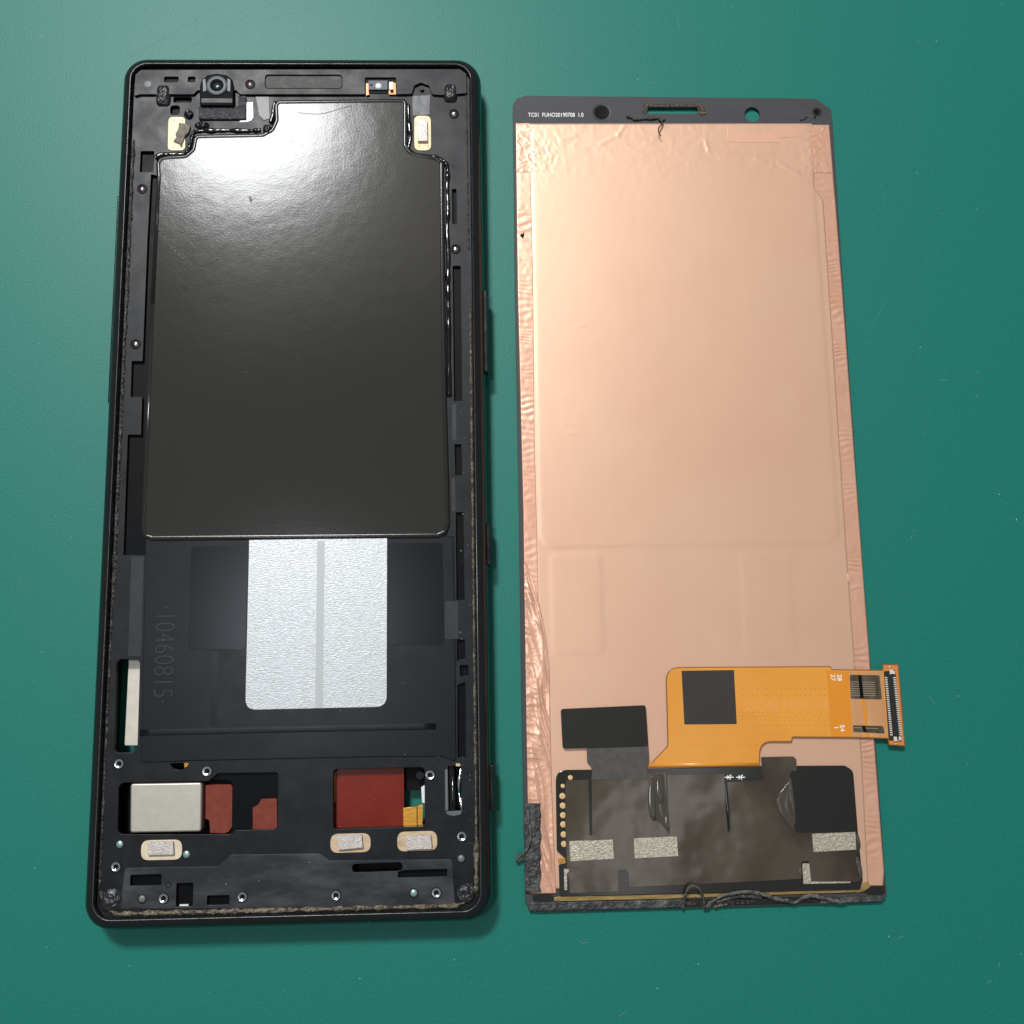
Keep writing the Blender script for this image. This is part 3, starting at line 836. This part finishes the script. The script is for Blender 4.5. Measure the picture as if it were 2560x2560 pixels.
def ripple(seed, amp=0.026):
    def f(x, y, u, v):
        ph_ = 2 * math.pi * (y / 1.12 + 2.4 * vnoise(y * 0.30 + seed, x * 0 + seed) + 0.25 * np.sin(u * 3 + y * 0.7))
        env = np.clip(2.2 * vnoise(y * 0.19 + seed * 3, x * 0.1 + 5.0) - 0.45, 0.06, 1.4)
        return amp * np.sin(ph_) * env * np.sin(math.pi * np.clip(0.12 + u * 0.8, 0, 1)) + 0.03 * vnoise(x * 1.4, y * 1.1 + seed)
    return f


field('edge_foil', fl, lambda y: sl(y) + 4, 308, 1500, 14, 960, 0.90, ripple(2.0), m_cu2, dp, 0.06)
field('edge_foil', lambda y: sr(y) - 4, fr, 312, 2214, 14, 1300, 0.90, ripple(11.0, 0.045), m_cu2, dp, 0.06)

im_x0 = U(1349, 1200, 1)[0]; im_x1 = U(2089, 1250, 1)[0]; im_y = U(1700, 1362, 1)[1]; im_y1 = U(1700, 560, 1)[1]


def sdrr(x, y, x0, x1, y0, y1, r):
    dx = np.abs(x - (x0 + x1) / 2) - (x1 - x0) / 2 + r
    dy = np.abs(y - (y0 + y1) / 2) - (y1 - y0) / 2 + r
    return np.hypot(np.maximum(dx, 0), np.maximum(dy, 0)) + np.minimum(np.maximum(dx, dy), 0) - r


def seg_d(x, y, a, b):
    ax, ay = U(*a, 1); bx, by = U(*b, 1)
    t = np.clip(((x - ax) * (bx - ax) + (y - ay) * (by - ay)) / ((bx - ax) ** 2 + (by - ay) ** 2), 0, 1)
    return np.hypot(x - ax - t * (bx - ax), y - ay - t * (by - ay))


pl = [U(1375, 1386, 1), U(1510, 1634, 1)]
pr_ = [U(1850, 1382, 1), U(1990, 1640, 1)]


def sheet_h(x, y, u, v):
    h = 0.014 * (vnoise(x * 0.16 + 3, y * 0.13 + 8) - 0.5) + 0.006 * (vnoise(x * 0.8, y * 0.7) - 0.5)
    d = sdrr(x, y, im_x0, im_x1, im_y, im_y1 + 60, 2.6)
    h = h + 0.046 / (1 + np.exp(d * 6.0)) + 0.012 * np.exp(-(d / 0.22) ** 2)
    d2 = sdrr(x, y, pl[0][0], pl[1][0], pl[1][1], pl[0][1], 1.2)
    h = h + 0.030 / (1 + np.exp(d2 * 5.5))
    d3 = sdrr(x, y, pr_[0][0], pr_[1][0], pr_[1][1], pr_[0][1], 1.2)
    h = h + 0.026 / (1 + np.exp(d3 * 5.5))
    for (a, b, am) in (((1434, 818), (1465, 810), 0.016), ((1421, 1081), (1452, 1085), 0.016), ((1890, 398), (1932, 414), 0.05), ((1932, 414), (1995, 430), 0.06), ((1945, 405), (2000, 440), 0.04),
                       ((1500, 360), (1545, 338), 0.05), ((1545, 338), (1562, 312), 0.04), ((1400, 350), (1440, 338), 0.05), ((1770, 375), (1930, 386), 0.05), ((1764, 352), (1770, 375), 0.04)):
        h = h + am * np.exp(-(seg_d(x, y, a, b) / 0.25) ** 2)
    top = np.clip((y - U(1700, 470, 1)[1]) / 8.0, 0, 1)
    h = h + 0.022 * top * (ridged(x * 0.35, y * 0.35, 2) - 0.5)
    bl = np.exp(-(((x - U(1355, 385, 1)[0]) / 3.2) ** 2 + ((y - U(1355, 385, 1)[1]) / 4.5) ** 2))
    br = np.exp(-(((x - U(2040, 400, 1)[0]) / 2.6) ** 2 + ((y - U(2040, 400, 1)[1]) / 6.0) ** 2))
    h = h + (bl + br) * 0.10 * (ridged(x * 0.75, y * 0.75, 3) - 0.4)
    return h


field('copper_sheet', sl, sr, 309, 2222, 210, 480, 0.95, sheet_h, m_cu, dp, 0.08)
plate('copper_patch', [P([(1818, 312), (1838, 312), (1840, 330), (1930, 331), (1936, 320), (2000, 320), (2003, 342), (1950, 344), (1948, 357), (1820, 355)], 1.0, 0.1)], 0.9, 1.035, m_cu3, dp, 0.02)
field('crumpled_foil', lambda y: fl(y) + 0.5, lambda y: 1366 - (6 if y > 405 else 0), 310, 430, 44, 90, 0.975, lambda x, y, u, v: 0.075 * (ridged(x * 0.5 + 2, y * 0.62 + 5, 3) - 0.4) * np.clip((1 - u) * 5, 0.1, 1), m_cu2, dp, 0.1)
field('crumpled_foil', lambda y: 2004, lambda y: fr(y) - 0.5, 313, 432, 44, 90, 0.975, lambda x, y, u, v: 0.075 * (ridged(x * 0.42 + 12, y * 0.7 + 9, 3) - 0.4) * np.clip(u * 5, 0.05, 1), m_cu2, dp, 0.1)

# crumpled foil down the lower left edge
cb = lambda y: float(np.interp(y, [1400, 1440, 1490, 1550, 1600, 1680, 1800, 1960, 2140, 2235], [1313, 1328, 1344, 1357, 1366, 1374, 1375, 1379, 1386, 1390]))
def crum(x, y, u, v):
    r1 = ridged(u * 1.5 + 0.07 * y + 9, y * 0.07 + x * 0.04 + 3, 2)
    r2 = ridged(x * 0.12 + 4, y * 0.36 + x * 0.10 + 7, 2)
    return (0.34 * (r1 - 0.35) * np.clip(u * 2.2 - 0.2, 0.08, 1) * np.clip((1 - u) * 6, 0.2, 1) + 0.20 * (r2 - 0.35) * np.clip(1.15 - u * 1.4, 0.05, 1)
            + 0.025 * (ridged(x * 0.6, y * 0.6, 2) - 0.4) + 0.05)


field('crumpled_foil', lambda y: fl(y) + 0.5, cb, 1402, 2233, 44, 520, 1.08, crum, m_cu2, dp, 0.12)
flakes('foil_nick', [(1303, 588), (1306, 590), (1309, 586)], 1.0, 0.25, 0.4, m_dark, dp)

# ---- amber flex cable
ZF = 1.42
fx = [(1618, 1919), (1625, 1911), (1669, 1864), (1668.6, 1840), (1667, 1775), (1664, 1668), (1790, 1667), (2076, 1665.5), (2081, 1673), (2206, 1675), (2207, 1660.5), (2246, 1661), (2263, 1866),
      (2222, 1863), (2219.5, 1847), (2129, 1844.5), (1982, 1843.5), (1979.6, 1855), (1901, 1855), (1899, 1916)]
rad = [0.1, 0.3, 0.8, 0, 0, 2.6, 0, 0.3, 0.3, 0.2, 0.1, 0.2, 0.2, 0.2, 0.2, 0, 0.2, 0.2, 2.4, 0.1]
fq = P(fx, ZF, rad, 8)
if area2(fq) < 0:
    fq = fq[::-1]
flx = plate('flex_cable', [fq], 1.18, ZF, m_flexe, dp, 0.02)
plate('flex_cover', [offset(fq, 0.17)], ZF, ZF + 0.03, m_flex, flx, 0.015)
tube('flex_fold', [(*U(1622, 1913, 1.3), 1.34), (*U(1899, 1910, 1.3), 1.34)], 0.36, m_flex, flx, 14, 0.5)
plate('deep_cover', [P([(2066, 1676), (2124, 1679), (2132, 1841), (2078, 1841)], ZF + .04)], ZF + 0.03, ZF + 0.045, m_flex2, flx)
plate('code_label', [P([(1704, 1677), (1835, 1675), (1842, 1810), (1711, 1811)], ZF + .1)], ZF + 0.03, ZF + 0.10, m_label, flx, 0.02)
text('etched_text', 'SSDN N1C 22', 1966, 1761, ZF + 0.035, 1.55, m_ftext, flx, 1.6, 0.01, 1.12, 1.05, 0.0)
for (s_, x, y) in (('28', 2099, 1694), ('27', 2082.5, 1694), ('54', 2106, 1820.5), ('1', 2091, 1819)):
    text('pin_number', s_, x, y, ZF + 0.05, 0.80, m_print, flx, -90, 0.012, 1.05, 1.0, 0.012)
plate('bare_end', [P([(2122, 1679), (2206, 1679), (2219, 1843), (2131, 1842)], ZF + .05)], ZF + 0.03, ZF + 0.05, m_peach, flx)
plate('amber_streak', [P([(2143, 1679), (2150, 1679), (2175, 1843), (2167, 1843)], ZF + .06)], ZF + 0.05, ZF + 0.06, m_flex2, flx)
for wq, nl in (([(2124, 1687), (2199, 1688), (2205, 1749), (2127, 1747)], 7), ([(2132, 1813), (2208, 1815), (2212, 1834), (2134, 1830)], 1)):
    wn = plate('trace_window', [P(wq, ZF + .08, 0.3)], ZF + 0.05, ZF + 0.085, m_win, flx, 0.02)
    for i in range(nl):
        t = (0.28 + 0.55 * i / max(nl - 1, 1)) if nl > 1 else 0.3
        a = [wq[0][k] + (wq[3][k] - wq[0][k]) * t for k in (0, 1)]
        b = [wq[1][k] + (wq[2][k] - wq[1][k]) * t for k in (0, 1)]
        plate('trace', [P([(a[0] + 2, a[1]), (b[0] - 14, b[1]), (b[0] - 14, b[1] + 1.4), (a[0] + 2, a[1] + 1.4)], ZF + .09)], ZF + 0.085, ZF + 0.092, m_trace, wn)
    mx = (wq[0][0] * 0.66 + wq[1][0] * 0.34)
    plate('dark_streak', [P([(mx - 4, wq[0][1] + 1), (mx + 4, wq[0][1] + 1), (mx + 10, wq[2][1] - 4), (mx + 1, wq[2][1] - 4)], ZF + .095)], ZF + 0.085, ZF + 0.096, m_dark, wn)
be = plate('connector_board', [P([(2208, 1663), (2244, 1663.5), (2260.5, 1863.5), (2224, 1861)], ZF + .06)], ZF + 0.03, ZF + 0.07, m_board, flx)
cq = [(2211, 1678), (2239, 1676), (2254, 1847), (2224, 1850)]
con = plate('board_connector', [P(cq, ZF + 0.5, 0.15)], ZF + 0.07, ZF + 0.45, m_con, dp, 0.05)
plate('connector_wall', [P([(2221, 1686), (2228, 1686), (2243, 1842), (2236, 1842)], ZF + 0.7)], ZF + 0.45, ZF + 0.62, m_con, con, 0.04)
for i in range(27):
    t = (i + 0.5) / 27
    y = 1690 + (1838 - 1690) * t
    for x0, x1 in ((2212, 2226), (2233, 2249)):
        x = x0 + (x1 - x0) * t
        plate('pin', [P([(x, y), (x + 6, y), (x + 6, y + 3.0), (x, y + 3.0)], ZF + 0.6)], ZF + 0.45, ZF + 0.60, m_pin, con)
for q in ([(2224, 1674), (2233, 1674), (2234, 1684), (2225, 1686)], [(2232, 1677), (2238, 1678), (2238, 1686), (2232, 1685)], [(2234, 1842), (2242, 1841), (2244, 1852), (2236, 1854)], [(2247, 1842), (2253, 1841), (2254, 1850), (2248, 1851)]):
    plate('end_tab', [P(q, ZF + 0.6)], ZF + 0.4, ZF + 0.62, m_pin, con, 0.06)
for x, y in ((2225.5, 1667), (2241, 1859)):
    lathe('solder_dot', *U(x, y, ZF + .1), [(0.24, ZF + 0.06), (0.24, ZF + 0.09), (0.12, ZF + 0.13), (0.0001, ZF + 0.14)], m_padg, be, 12, smooth=180)
# via dimples in rows
vv, vf = [], []
for ry in (1721, 1736.5, 1781, 1790, 1799, 1812, 1834, 1647 + 215):
    for i in range(34):
        x = 1700 + i * 12 + (ry * 7 % 11)
        if ry < 1815 and x < 1848 or x > 2075 or (ry > 1842 and x > 1890) or rng.random() < 0.15:
            continue
        c = U(x, ry + rng.random() * 2, ZF)
        b = len(vv)
        for k_ in range(6):
            a = k_ * math.pi / 3
            vv.append((c[0] + 0.075 * math.cos(a), c[1] + 0.075 * math.sin(a), ZF + 0.034))
        vf.append(tuple(range(b, b + 6)))
o = mesh_obj('via_dots', vv, vf, m_flexe, flx)
o['kind'] = 'stuff'

# ---- black tail and stiffener
plate('tail_film', [P([(1467, 1868), (1621, 1862), (1623, 1904), (1617, 1925), (1620, 1946), (1478, 1950), (1481, 1930), (1476, 1914), (1468, 1906)], 1.6, 0.25)], 1.45, 1.58, m_tail, dp, 0.02)
plate('tail_stiffener', [P([(1402, 1772.5), (1614, 1763), (1620.7, 1866), (1407, 1872)], 1.6, 0.5)], 1.15, 1.66, m_blk, dp, 0.03)

# ---- driver board with its cover tape
bd = P([(1389, 1925), (1614, 1923), (1903, 1915), (2112, 1914), (2133, 1926), (2145, 2083), (2157, 2200), (2150, 2224), (1399, 2241), (1397, 2160), (1414, 2156), (1413, 2146), (1392, 2127)], 1.35,
       [2.0, 0, 0, 0.6, 1.4, 0, 0.3, 0.3, 0.3, 0.2, 0.1, 0.1, 0.5])
brd = plate('driver_board', [bd], 1.05, 1.38, m_gloss, dp, 0.05)
plate('amber_notch', [P([(1393, 2146), (1415, 2145), (1415, 2157), (1397, 2157)], 1.3)], 1.05, 1.2, m_gold, dp, 0.02)
for (x, y, r_) in [(1426, 1944, 0.42), (1407, 1965, 0.36), (1406, 1990, 0.52), (1407, 2014, 0.52), (1407.5, 2038, 0.52), (1408, 2061, 0.52), (1409, 2086, 0.52), (1410, 2110, 0.52)]:
    lathe('test_pad', *U(x, y, 1.4), [(r_, 1.36), (r_, 1.40), (r_ * 0.8, 1.41), (0.0001, 1.41)], m_padg, brd, 18)
ZC = 1.50
# cover tape: slits are real gaps
cv = [(1413, 1960), (1418, 1951), (1471, 1949), (1474, 2088), (1481, 2088), (1479, 1948), (1482, 1936), (1620, 1932), (1632, 1934), (1664, 1932), (1669, 2086), (1674, 2086), (1667, 1938), (1810, 1934), (1819, 2080), (1826, 2080),
      (1818, 1956), (1907, 1950), (1903, 1893), (1983, 1891), (1991, 1898), (1992, 1926), (1976, 1929), (1974, 1940), (1976, 1980), (1980, 2020), (1985, 2060), (1992, 2082), (2140, 2079), (2146, 2100), (2149, 2122),
      (2141, 2140), (2152, 2198), (2151, 2204), (2032, 2207), (2027, 2200), (2023, 2158), (2020, 2153), (2006, 2153), (2003, 2158), (2004, 2197), (1900, 2203), (1750, 2210), (1572, 2218), (1570, 2180), (1564, 2174),
      (1548, 2175), (1545, 2182), (1546, 2229), (1424, 2233), (1420, 2182), (1417, 2165), (1413, 2060)]
cvp = P(cv, ZC, 0.12, 2)
cvr = plate('cover_tape', [cvp], 1.40, ZC, m_cover, dp, 0.03)
# raised creases in the tape
def ridge(pts, r0, mat=None, flat=0.2, z=ZC - 0.02, slope=0.10):
    """a low wide fold; it climbs gently towards its lower end"""
    q = spline([(*U(x, y, z), z) for x, y in pts], 8)
    k = len(q)
    L = sum(np.linalg.norm(q[i + 1] - q[i]) for i in range(k - 1))
    out = []
    for i, p_ in enumerate(q):
        t = i / (k - 1)
        h = slope * L * (t if t < 0.7 else 0.7 * (0.5 + 0.5 * math.cos(math.pi * (t - 0.7) / 0.3)))
        out.append(p_ + np.array([0, 0, h]))
    return tube('tape_crease', out, [r0 * (0.35 + 0.65 * math.sin(math.pi * (i + 0.5) / k)) for i in range(k)], mat or m_crease, cvr, 18, flat, 0.015)


ridge([(1631, 1938), (1629, 1970), (1629, 2005), (1632, 2040), (1640, 2052)], 0.55)
ridge([(1646, 1930), (1648, 1955), (1650, 1990), (1655, 2020)], 0.55)
ridge([(1975, 1956), (1962, 1975), (1949, 1998), (1951, 2020), (1962, 2042), (1986, 2071)], 0.55, slope=0.03)
ridge([(1976, 1945), (1978, 1985), (1981, 2015), (1987, 2062)], 0.36, slope=0.06)
ridge([(2144, 2086), (2146, 2105), (2149, 2120)], 0.30)
ridge([(2143, 2142), (2148, 2170), (2152, 2198)], 0.42)
ridge([(2001, 2168), (2002, 2180), (2003, 2190)], 0.30)
ridge([(1666, 2030), (1668, 2055), (1670, 2078)], 0.36)
ridge([(1813, 1955), (1818, 2010), (1822, 2072)], 0.2, m_gloss)
# bubble between the creases
def bubble(name, pts, z, h):
    q = P(pts, z)
    c = np.mean(np.array(q), 0)
    verts = [(c[0], c[1], z + h)]; faces = []; n_ = len(q)
    for (t, zz) in ((0.5, 0.8), (0.8, 0.4), (1.0, 0.0)):
        verts += [(c[0] + (x - c[0]) * t, c[1] + (y - c[1]) * t, z + h * zz) for x, y in q]
    for i in range(n_):
        faces.append((0, 1 + i, 1 + (i + 1) % n_))
        for j in (0, 1):
            a, b = 1 + j * n_ + i, 1 + j * n_ + (i + 1) % n_
            faces.append((a, a + n_, b + n_, b))
    if area2(q) < 0:
        faces = [f[::-1] for f in faces]
    return mesh_obj(name, verts, faces, m_crease, cvr, 180)


bubble('tape_bubble', [(1975, 1950), (1960, 1975), (1949, 1998), (1951, 2020), (1962, 2042), (1986, 2071), (1982, 2030), (1978, 1990)], ZC, 0.22)
bubble('tape_bubble', [(1631, 1936), (1660, 1934), (1666, 2000), (1670, 2082), (1655, 2062), (1636, 2048), (1629, 2000)], ZC, 0.2)
# woven conductive pads
for q in ([(1423, 2103), (1531.7, 2099), (1534.8, 2147), (1426, 2153)], [(1584.5, 2096), (1692, 2091), (1695.7, 2140), (1587, 2145.7)], [(2030, 2084.6), (2138, 2080), (2141, 2124), (2034, 2130)],
          [(2006, 2159), (2023, 2159), (2028, 2204), (2126, 2204), (2126, 2207.5), (2009, 2210)], [(1410, 2172.4), (1422, 2172.4), (1422, 2180), (1417.5, 2183), (1418, 2225), (1411, 2225)]):
    plate('mesh_pad', [P(q, ZC + .05)], 1.37, ZC + 0.06, m_mesh, dp, 0.015)
# printed diode symbols
for cx_ in (1823, 1851.5):
    v_, f_ = [], []
    for q in ([(-11, -1.2), (11, -1.2), (11, 1.2), (-11, 1.2)], [(-5, -6), (1, 0), (-5, 6)], [(1, -6), (3.5, -6), (3.5, 6), (1, 6)], [(3, -6), (6, -6), (6, -4), (3, -4)]):
        b = len(v_)
        v_ += [(*U(cx_ + a, 1943 + c, 1.39), 1.392 + 0.002 * len(f_)) for a, c in q]
        f_.append(tuple(range(b, b + len(q)))[::-1])
    mesh_obj('diode_symbol', v_, f_, m_print, brd)
# board's lower edge strips
plate('brass_strip', [P([(1385, 2244), (1400, 2241), (1680, 2236), (2130, 2224), (2156, 2222), (2158, 2230), (1900, 2238), (1660, 2247), (1386, 2253)], 1.1)], 0.9, 1.12, m_brass, dp, 0.03)
blob_ = P([(2150, 2210), (2170, 2204), (2177, 2216), (2160, 2228), (2150, 2226)], 1.2, 0.2)
plate('brass_corner', [blob_], 0.95, 1.3, m_brass, dp, 0.08)
plate('tape_end', [P([(2158, 2222), (2178, 2217), (2213, 2214), (2212, 2234), (2165, 2236)], 1.05, 0.15)], 0.9, 1.08, m_gloss, dp, 0.04)
plate('tape_end', [P([(1332, 2236), (1362, 2233), (1382, 2240), (1383, 2252), (1332, 2251)], 1.05, 0.15)], 0.9, 1.08, m_gloss, dp, 0.04)

# ---- adhesive foam and torn strings
rough = lambda s, a: (lambda x, y, u, v: 0.6 * a * ridged(x * 1.1 + s, y * 1.1 + s, 3) * (0.35 + 0.65 * np.clip(np.minimum(np.minimum(u, 1 - u) * 8, 1), 0, 1)))
field('adhesive_foam', lambda y: 1311 + (y - 2006) * 0.012 + 2 * math.sin(y * 0.21), lambda y: 1352 + 1.5 * math.sin(y * 0.13), 2008, 2231, 22, 120, 1.25, rough(3, 0.4), m_afoam, dp, 0.36)


def strip_h(name, x0, x1, ytop, ybot, nx, ny, z, hf, mat):
    us = np.linspace(0, 1, nx); vs = np.linspace(0, 1, ny)
    px = np.repeat((x0 + (x1 - x0) * us)[None, :], ny, 0)
    yt = np.array([ytop(q) for q in px[0]]); yb = np.array([ybot(q) for q in px[0]])
    py = yt[None, :] + (yb - yt)[None, :] * vs[:, None]
    X, Y = UA(px, py, z)
    UU, VV = np.meshgrid(us, vs)
    Z = z + hf(X, Y, VV, UU)
    Z[0] = z - 0.2; Z[-1] = z - 0.2; Z[:, 0] = z - 0.2; Z[:, -1] = z - 0.2
    faces = [(j * nx + i, (j + 1) * nx + i, (j + 1) * nx + i + 1, j * nx + i + 1) for j in range(ny - 1) for i in range(nx - 1)]
    return mesh_obj(name, np.stack([X, Y, Z], -1).reshape(-1, 3), faces, mat, dp, 180)


strip_h('adhesive_foam', 1322, 1708, lambda x: 2256 - (x - 1322) * 0.022, lambda x: 2279 - (x - 1340) * 0.026, 160, 14, 1.0, rough(8, 0.35), m_afoam)
strip_h('adhesive_foam', 2050, 2207, lambda x: 2246 - (x - 2050) * 0.05, lambda x: 2260 - (x - 2050) * 0.035, 70, 12, 1.0, rough(14, 0.3), m_afoam)
strip_h('bezel_black_strip', 1700, 2060, lambda x: 2250 - (x - 1700) * 0.026, lambda x: 2269 - (x - 1700) * 0.03, 120, 8, 0.98, rough(19, 0.10), m_gloss)  # black glass of the bezel, bare between the foam strips


def string(pts, r, mat=m_string, flat=0.38, m=9):
    q = spline([(*U(x, y, z), z) for x, y, z in pts], m)
    return tube('adhesive_string', q, [r * (0.6 + 0.7 * float(vnoise(np.array(i * 0.23 + pts[0][0]), np.array(2.5)))) for i in range(len(q))], mat, dp, 9, flat, 0.3)


string([(1707, 2272, 1.1), (1711, 2247, 1.9), (1720, 2223, 2.6), (1732, 2214, 2.9), (1747, 2222, 2.7), (1758, 2243, 2.0), (1762, 2272, 1.1)], 0.27)
string([(1764, 2270, 1.1), (1784, 2252, 1.4), (1812, 2238, 1.7), (1850, 2231, 1.8), (1884, 2230, 1.8), (1915, 2238, 1.7), (1945, 2248, 1.5), (1970, 2252, 1.4), (1987, 2257, 1.2), (2004, 2247, 1.4), (2026, 2239, 1.6),
        (2052, 2243, 1.5), (2085, 2252, 1.3), (2115, 2255, 1.2)], 0.32)
string([(1790, 2258, 1.2), (1830, 2244, 1.3), (1870, 2240, 1.3), (1905, 2246, 1.3)], 0.34, m_afoam)
string([(1318, 2012, 1.5), (1322, 2050, 1.6), (1327, 2090, 1.7), (1320, 2118, 1.8), (1308, 2134, 1.6), (1296, 2144, 1.3), (1290, 2156, 0.9)], 0.19)
string([(1310, 2136, 1.3), (1300, 2150, 1.0), (1293, 2156, 0.8)], 0.22)
string([(1784, 2268, 1.0), (1800, 2263, 1.05), (1818, 2262, 1.05)], 0.18, m_sand)
fz = [(random.uniform(1330, 2190), 0) for _ in range(40)]
flakes('adhesive_crumbs', [(x, 2276 - (x - 1340) * 0.027 + random.uniform(-22, 1)) for x, _ in fz], 1.15, 0.06, 0.2, m_string, dp)

def fibres(name, spots, z, ln, r, mat, parent):
    V, Fc = [], []
    for (x, y) in spots:
        a = rng.random() * 6.28
        p = np.array([*U(x, y, z), z + 0.05 + 0.2 * rng.random()])
        path = [p]
        L = ln * (0.4 + rng.random())
        for i in range(7):
            a += (rng.random() - 0.5) * 1.1
            p = p + np.array([math.cos(a), math.sin(a), 0.12 * (rng.random() - 0.5)]) * L / 7
            path.append(p)
        path = spline(path, 2)
        b = len(V)
        for i, q in enumerate(path):
            t = path[min(i + 1, len(path) - 1)] - path[max(i - 1, 0)]
            t = t / (np.linalg.norm(t) + 1e-9)
            s_ = np.array([-t[1], t[0], 0])
            for k_ in range(4):
                V.append(tuple(q + r * (math.cos(k_ * math.pi / 2) * s_ + np.array([0, 0, math.sin(k_ * math.pi / 2)]))))
            if i:
                for k_ in range(4):
                    c = b + (i - 1) * 4
                    Fc.append((c + k_, c + (k_ + 1) % 4, c + 4 + (k_ + 1) % 4, c + 4 + k_))
    o = mesh_obj(name, V, Fc, mat, parent, 180)
    o['kind'] = 'stuff'
    return o


fibres('adhesive_fibres', [(random.uniform(1320, 2200), 0) for _ in range(0)] + [(x, 2274 - (x - 1340) * 0.027 + random.uniform(-14, 3)) for x in [random.uniform(1330, 2190) for _ in range(26)]]
       + [(random.uniform(1308, 1350), random.uniform(2010, 2230)) for _ in range(25)] + [(random.uniform(1286, 1310), random.uniform(2130, 2156)) for _ in range(8)], 1.1, 1.0, 0.03, m_string, dp)
fibres('residue_fibres', [(1196 - 0.012 * (y - 2000) + random.uniform(-6, 4) - 8, y) for y in [random.uniform(1000, 2250) for _ in range(45)]] + [(random.uniform(260, 1180), 2294 + random.uniform(-8, 6)) for _ in range(40)],
       6.2, 0.9, 0.03, m_string, ph)
# small marks on the graphite film
for q, r_ in (([(396, 575), (415, 600), (450, 640), (480, 660), (515, 662), (545, 648)], 0.07), ([(600, 925), (610, 930), (622, 930)], 0.05), ([(612, 915), (622, 921)], 0.05), ([(925, 880), (935, 872)], 0.05),
              ([(870, 660), (890, 668), (910, 672)], 0.05), ([(940, 1165), (955, 1172), (985, 1180)], 0.05), ([(745, 282), (800, 285), (850, 272), (880, 264)], 0.07)):
    tube('film_scratch', spline([(*U(x, y, 6.5), 6.495) for x, y in q], 5), r_, m_lip, ph, 8, 0.4)
plate('film_mark', [P([(716, 350), (726, 343), (733, 350), (724, 357)], 6.5)], 6.49, 6.54, m_lip, ph, 0.03)
plate('film_speck', [P([(622, 492), (627, 490), (631, 500), (628, 507), (623, 500)], 6.5)], 6.49, 6.55, m_foam_d, ph, 0.02)

# ------------------------------------------------------------------ dust and scratches on the mat
o = fibres('lint', [(random.uniform(1260, 2560), random.uniform(0, 230)) for _ in range(2)] + [(random.uniform(2240, 2560), random.uniform(300, 2500)) for _ in range(6)] + [(random.uniform(0, 200), random.uniform(100, 2500)) for _ in range(4)]
           + [(random.uniform(1300, 2500), random.uniform(2310, 2550)) for _ in range(3)], 0.02, 1.3, 0.018, m_dust, None)
o['label'] = 'short pale lint fibres lying loose on the green mat'
pts = []
for _ in range(330):
    x, y = random.uniform(0, 2560), random.uniform(0, 2560)
    if 200 < x < 1245 and 150 < y < 2335: continue
    if 1275 < x < 2270 and 232 < y < 2290: continue
    pts.append((x, y))
pts += [(60, 680), (83, 687), (2443, 523), (2190, 1525), (130, 2100), (118, 2367), (2300, 1965)]
o = flakes('dust', pts, 0.005, 0.03, 0.13, m_dust, None)
o['label'] = 'pale dust specks scattered over the green mat'


def scratches(name, lines, mat, wdt):
    v_, f_ = [], []
    for ln in lines:
        q = spline([(*U(x, y, 0.0), 0.012) for x, y in ln], 6)
        q = np.array(q)
        for i in range(len(q)):
            t = q[min(i + 1, len(q) - 1)] - q[max(i - 1, 0)]
            t /= np.linalg.norm(t) + 1e-9
            s = np.array([-t[1], t[0], 0]) * wdt * (0.3 + 0.7 * math.sin(math.pi * (i + 0.5) / len(q)))
            v_ += [tuple(q[i] + s), tuple(q[i] - s)]
            if i:
                b = len(v_)
                f_.append((b - 4, b - 3, b - 1, b - 2))
    o = mesh_obj(name, v_, f_, mat)
    o['kind'] = 'stuff'
    return o


o = scratches('scratch_marks', [[(300, 155), (420, 90), (560, 5)], [(420, 150), (560, 72), (700, 0)], [(488, 90), (490, 40), (496, 0)], [(640, 60), (720, 35), (800, 18)]], m_scr, 0.07)
o['label'] = 'dark thin scratches across the top left of the green mat'
o = scratches('scratch_marks', [[(2160, 842), (2195, 790), (2235, 715)], [(2150, 845), (2165, 858), (2182, 858)], [(1690, 20), (1697, 60), (1703, 78)], [(2190, 440), (2210, 480), (2206, 520), (2170, 545)],
                                [(600, 150), (650, 80), (690, 10)], [(700, 150), (740, 90), (770, 20)]], m_scl, 0.05)
o['label'] = 'pale curved hairline scratches on the right of the green mat'
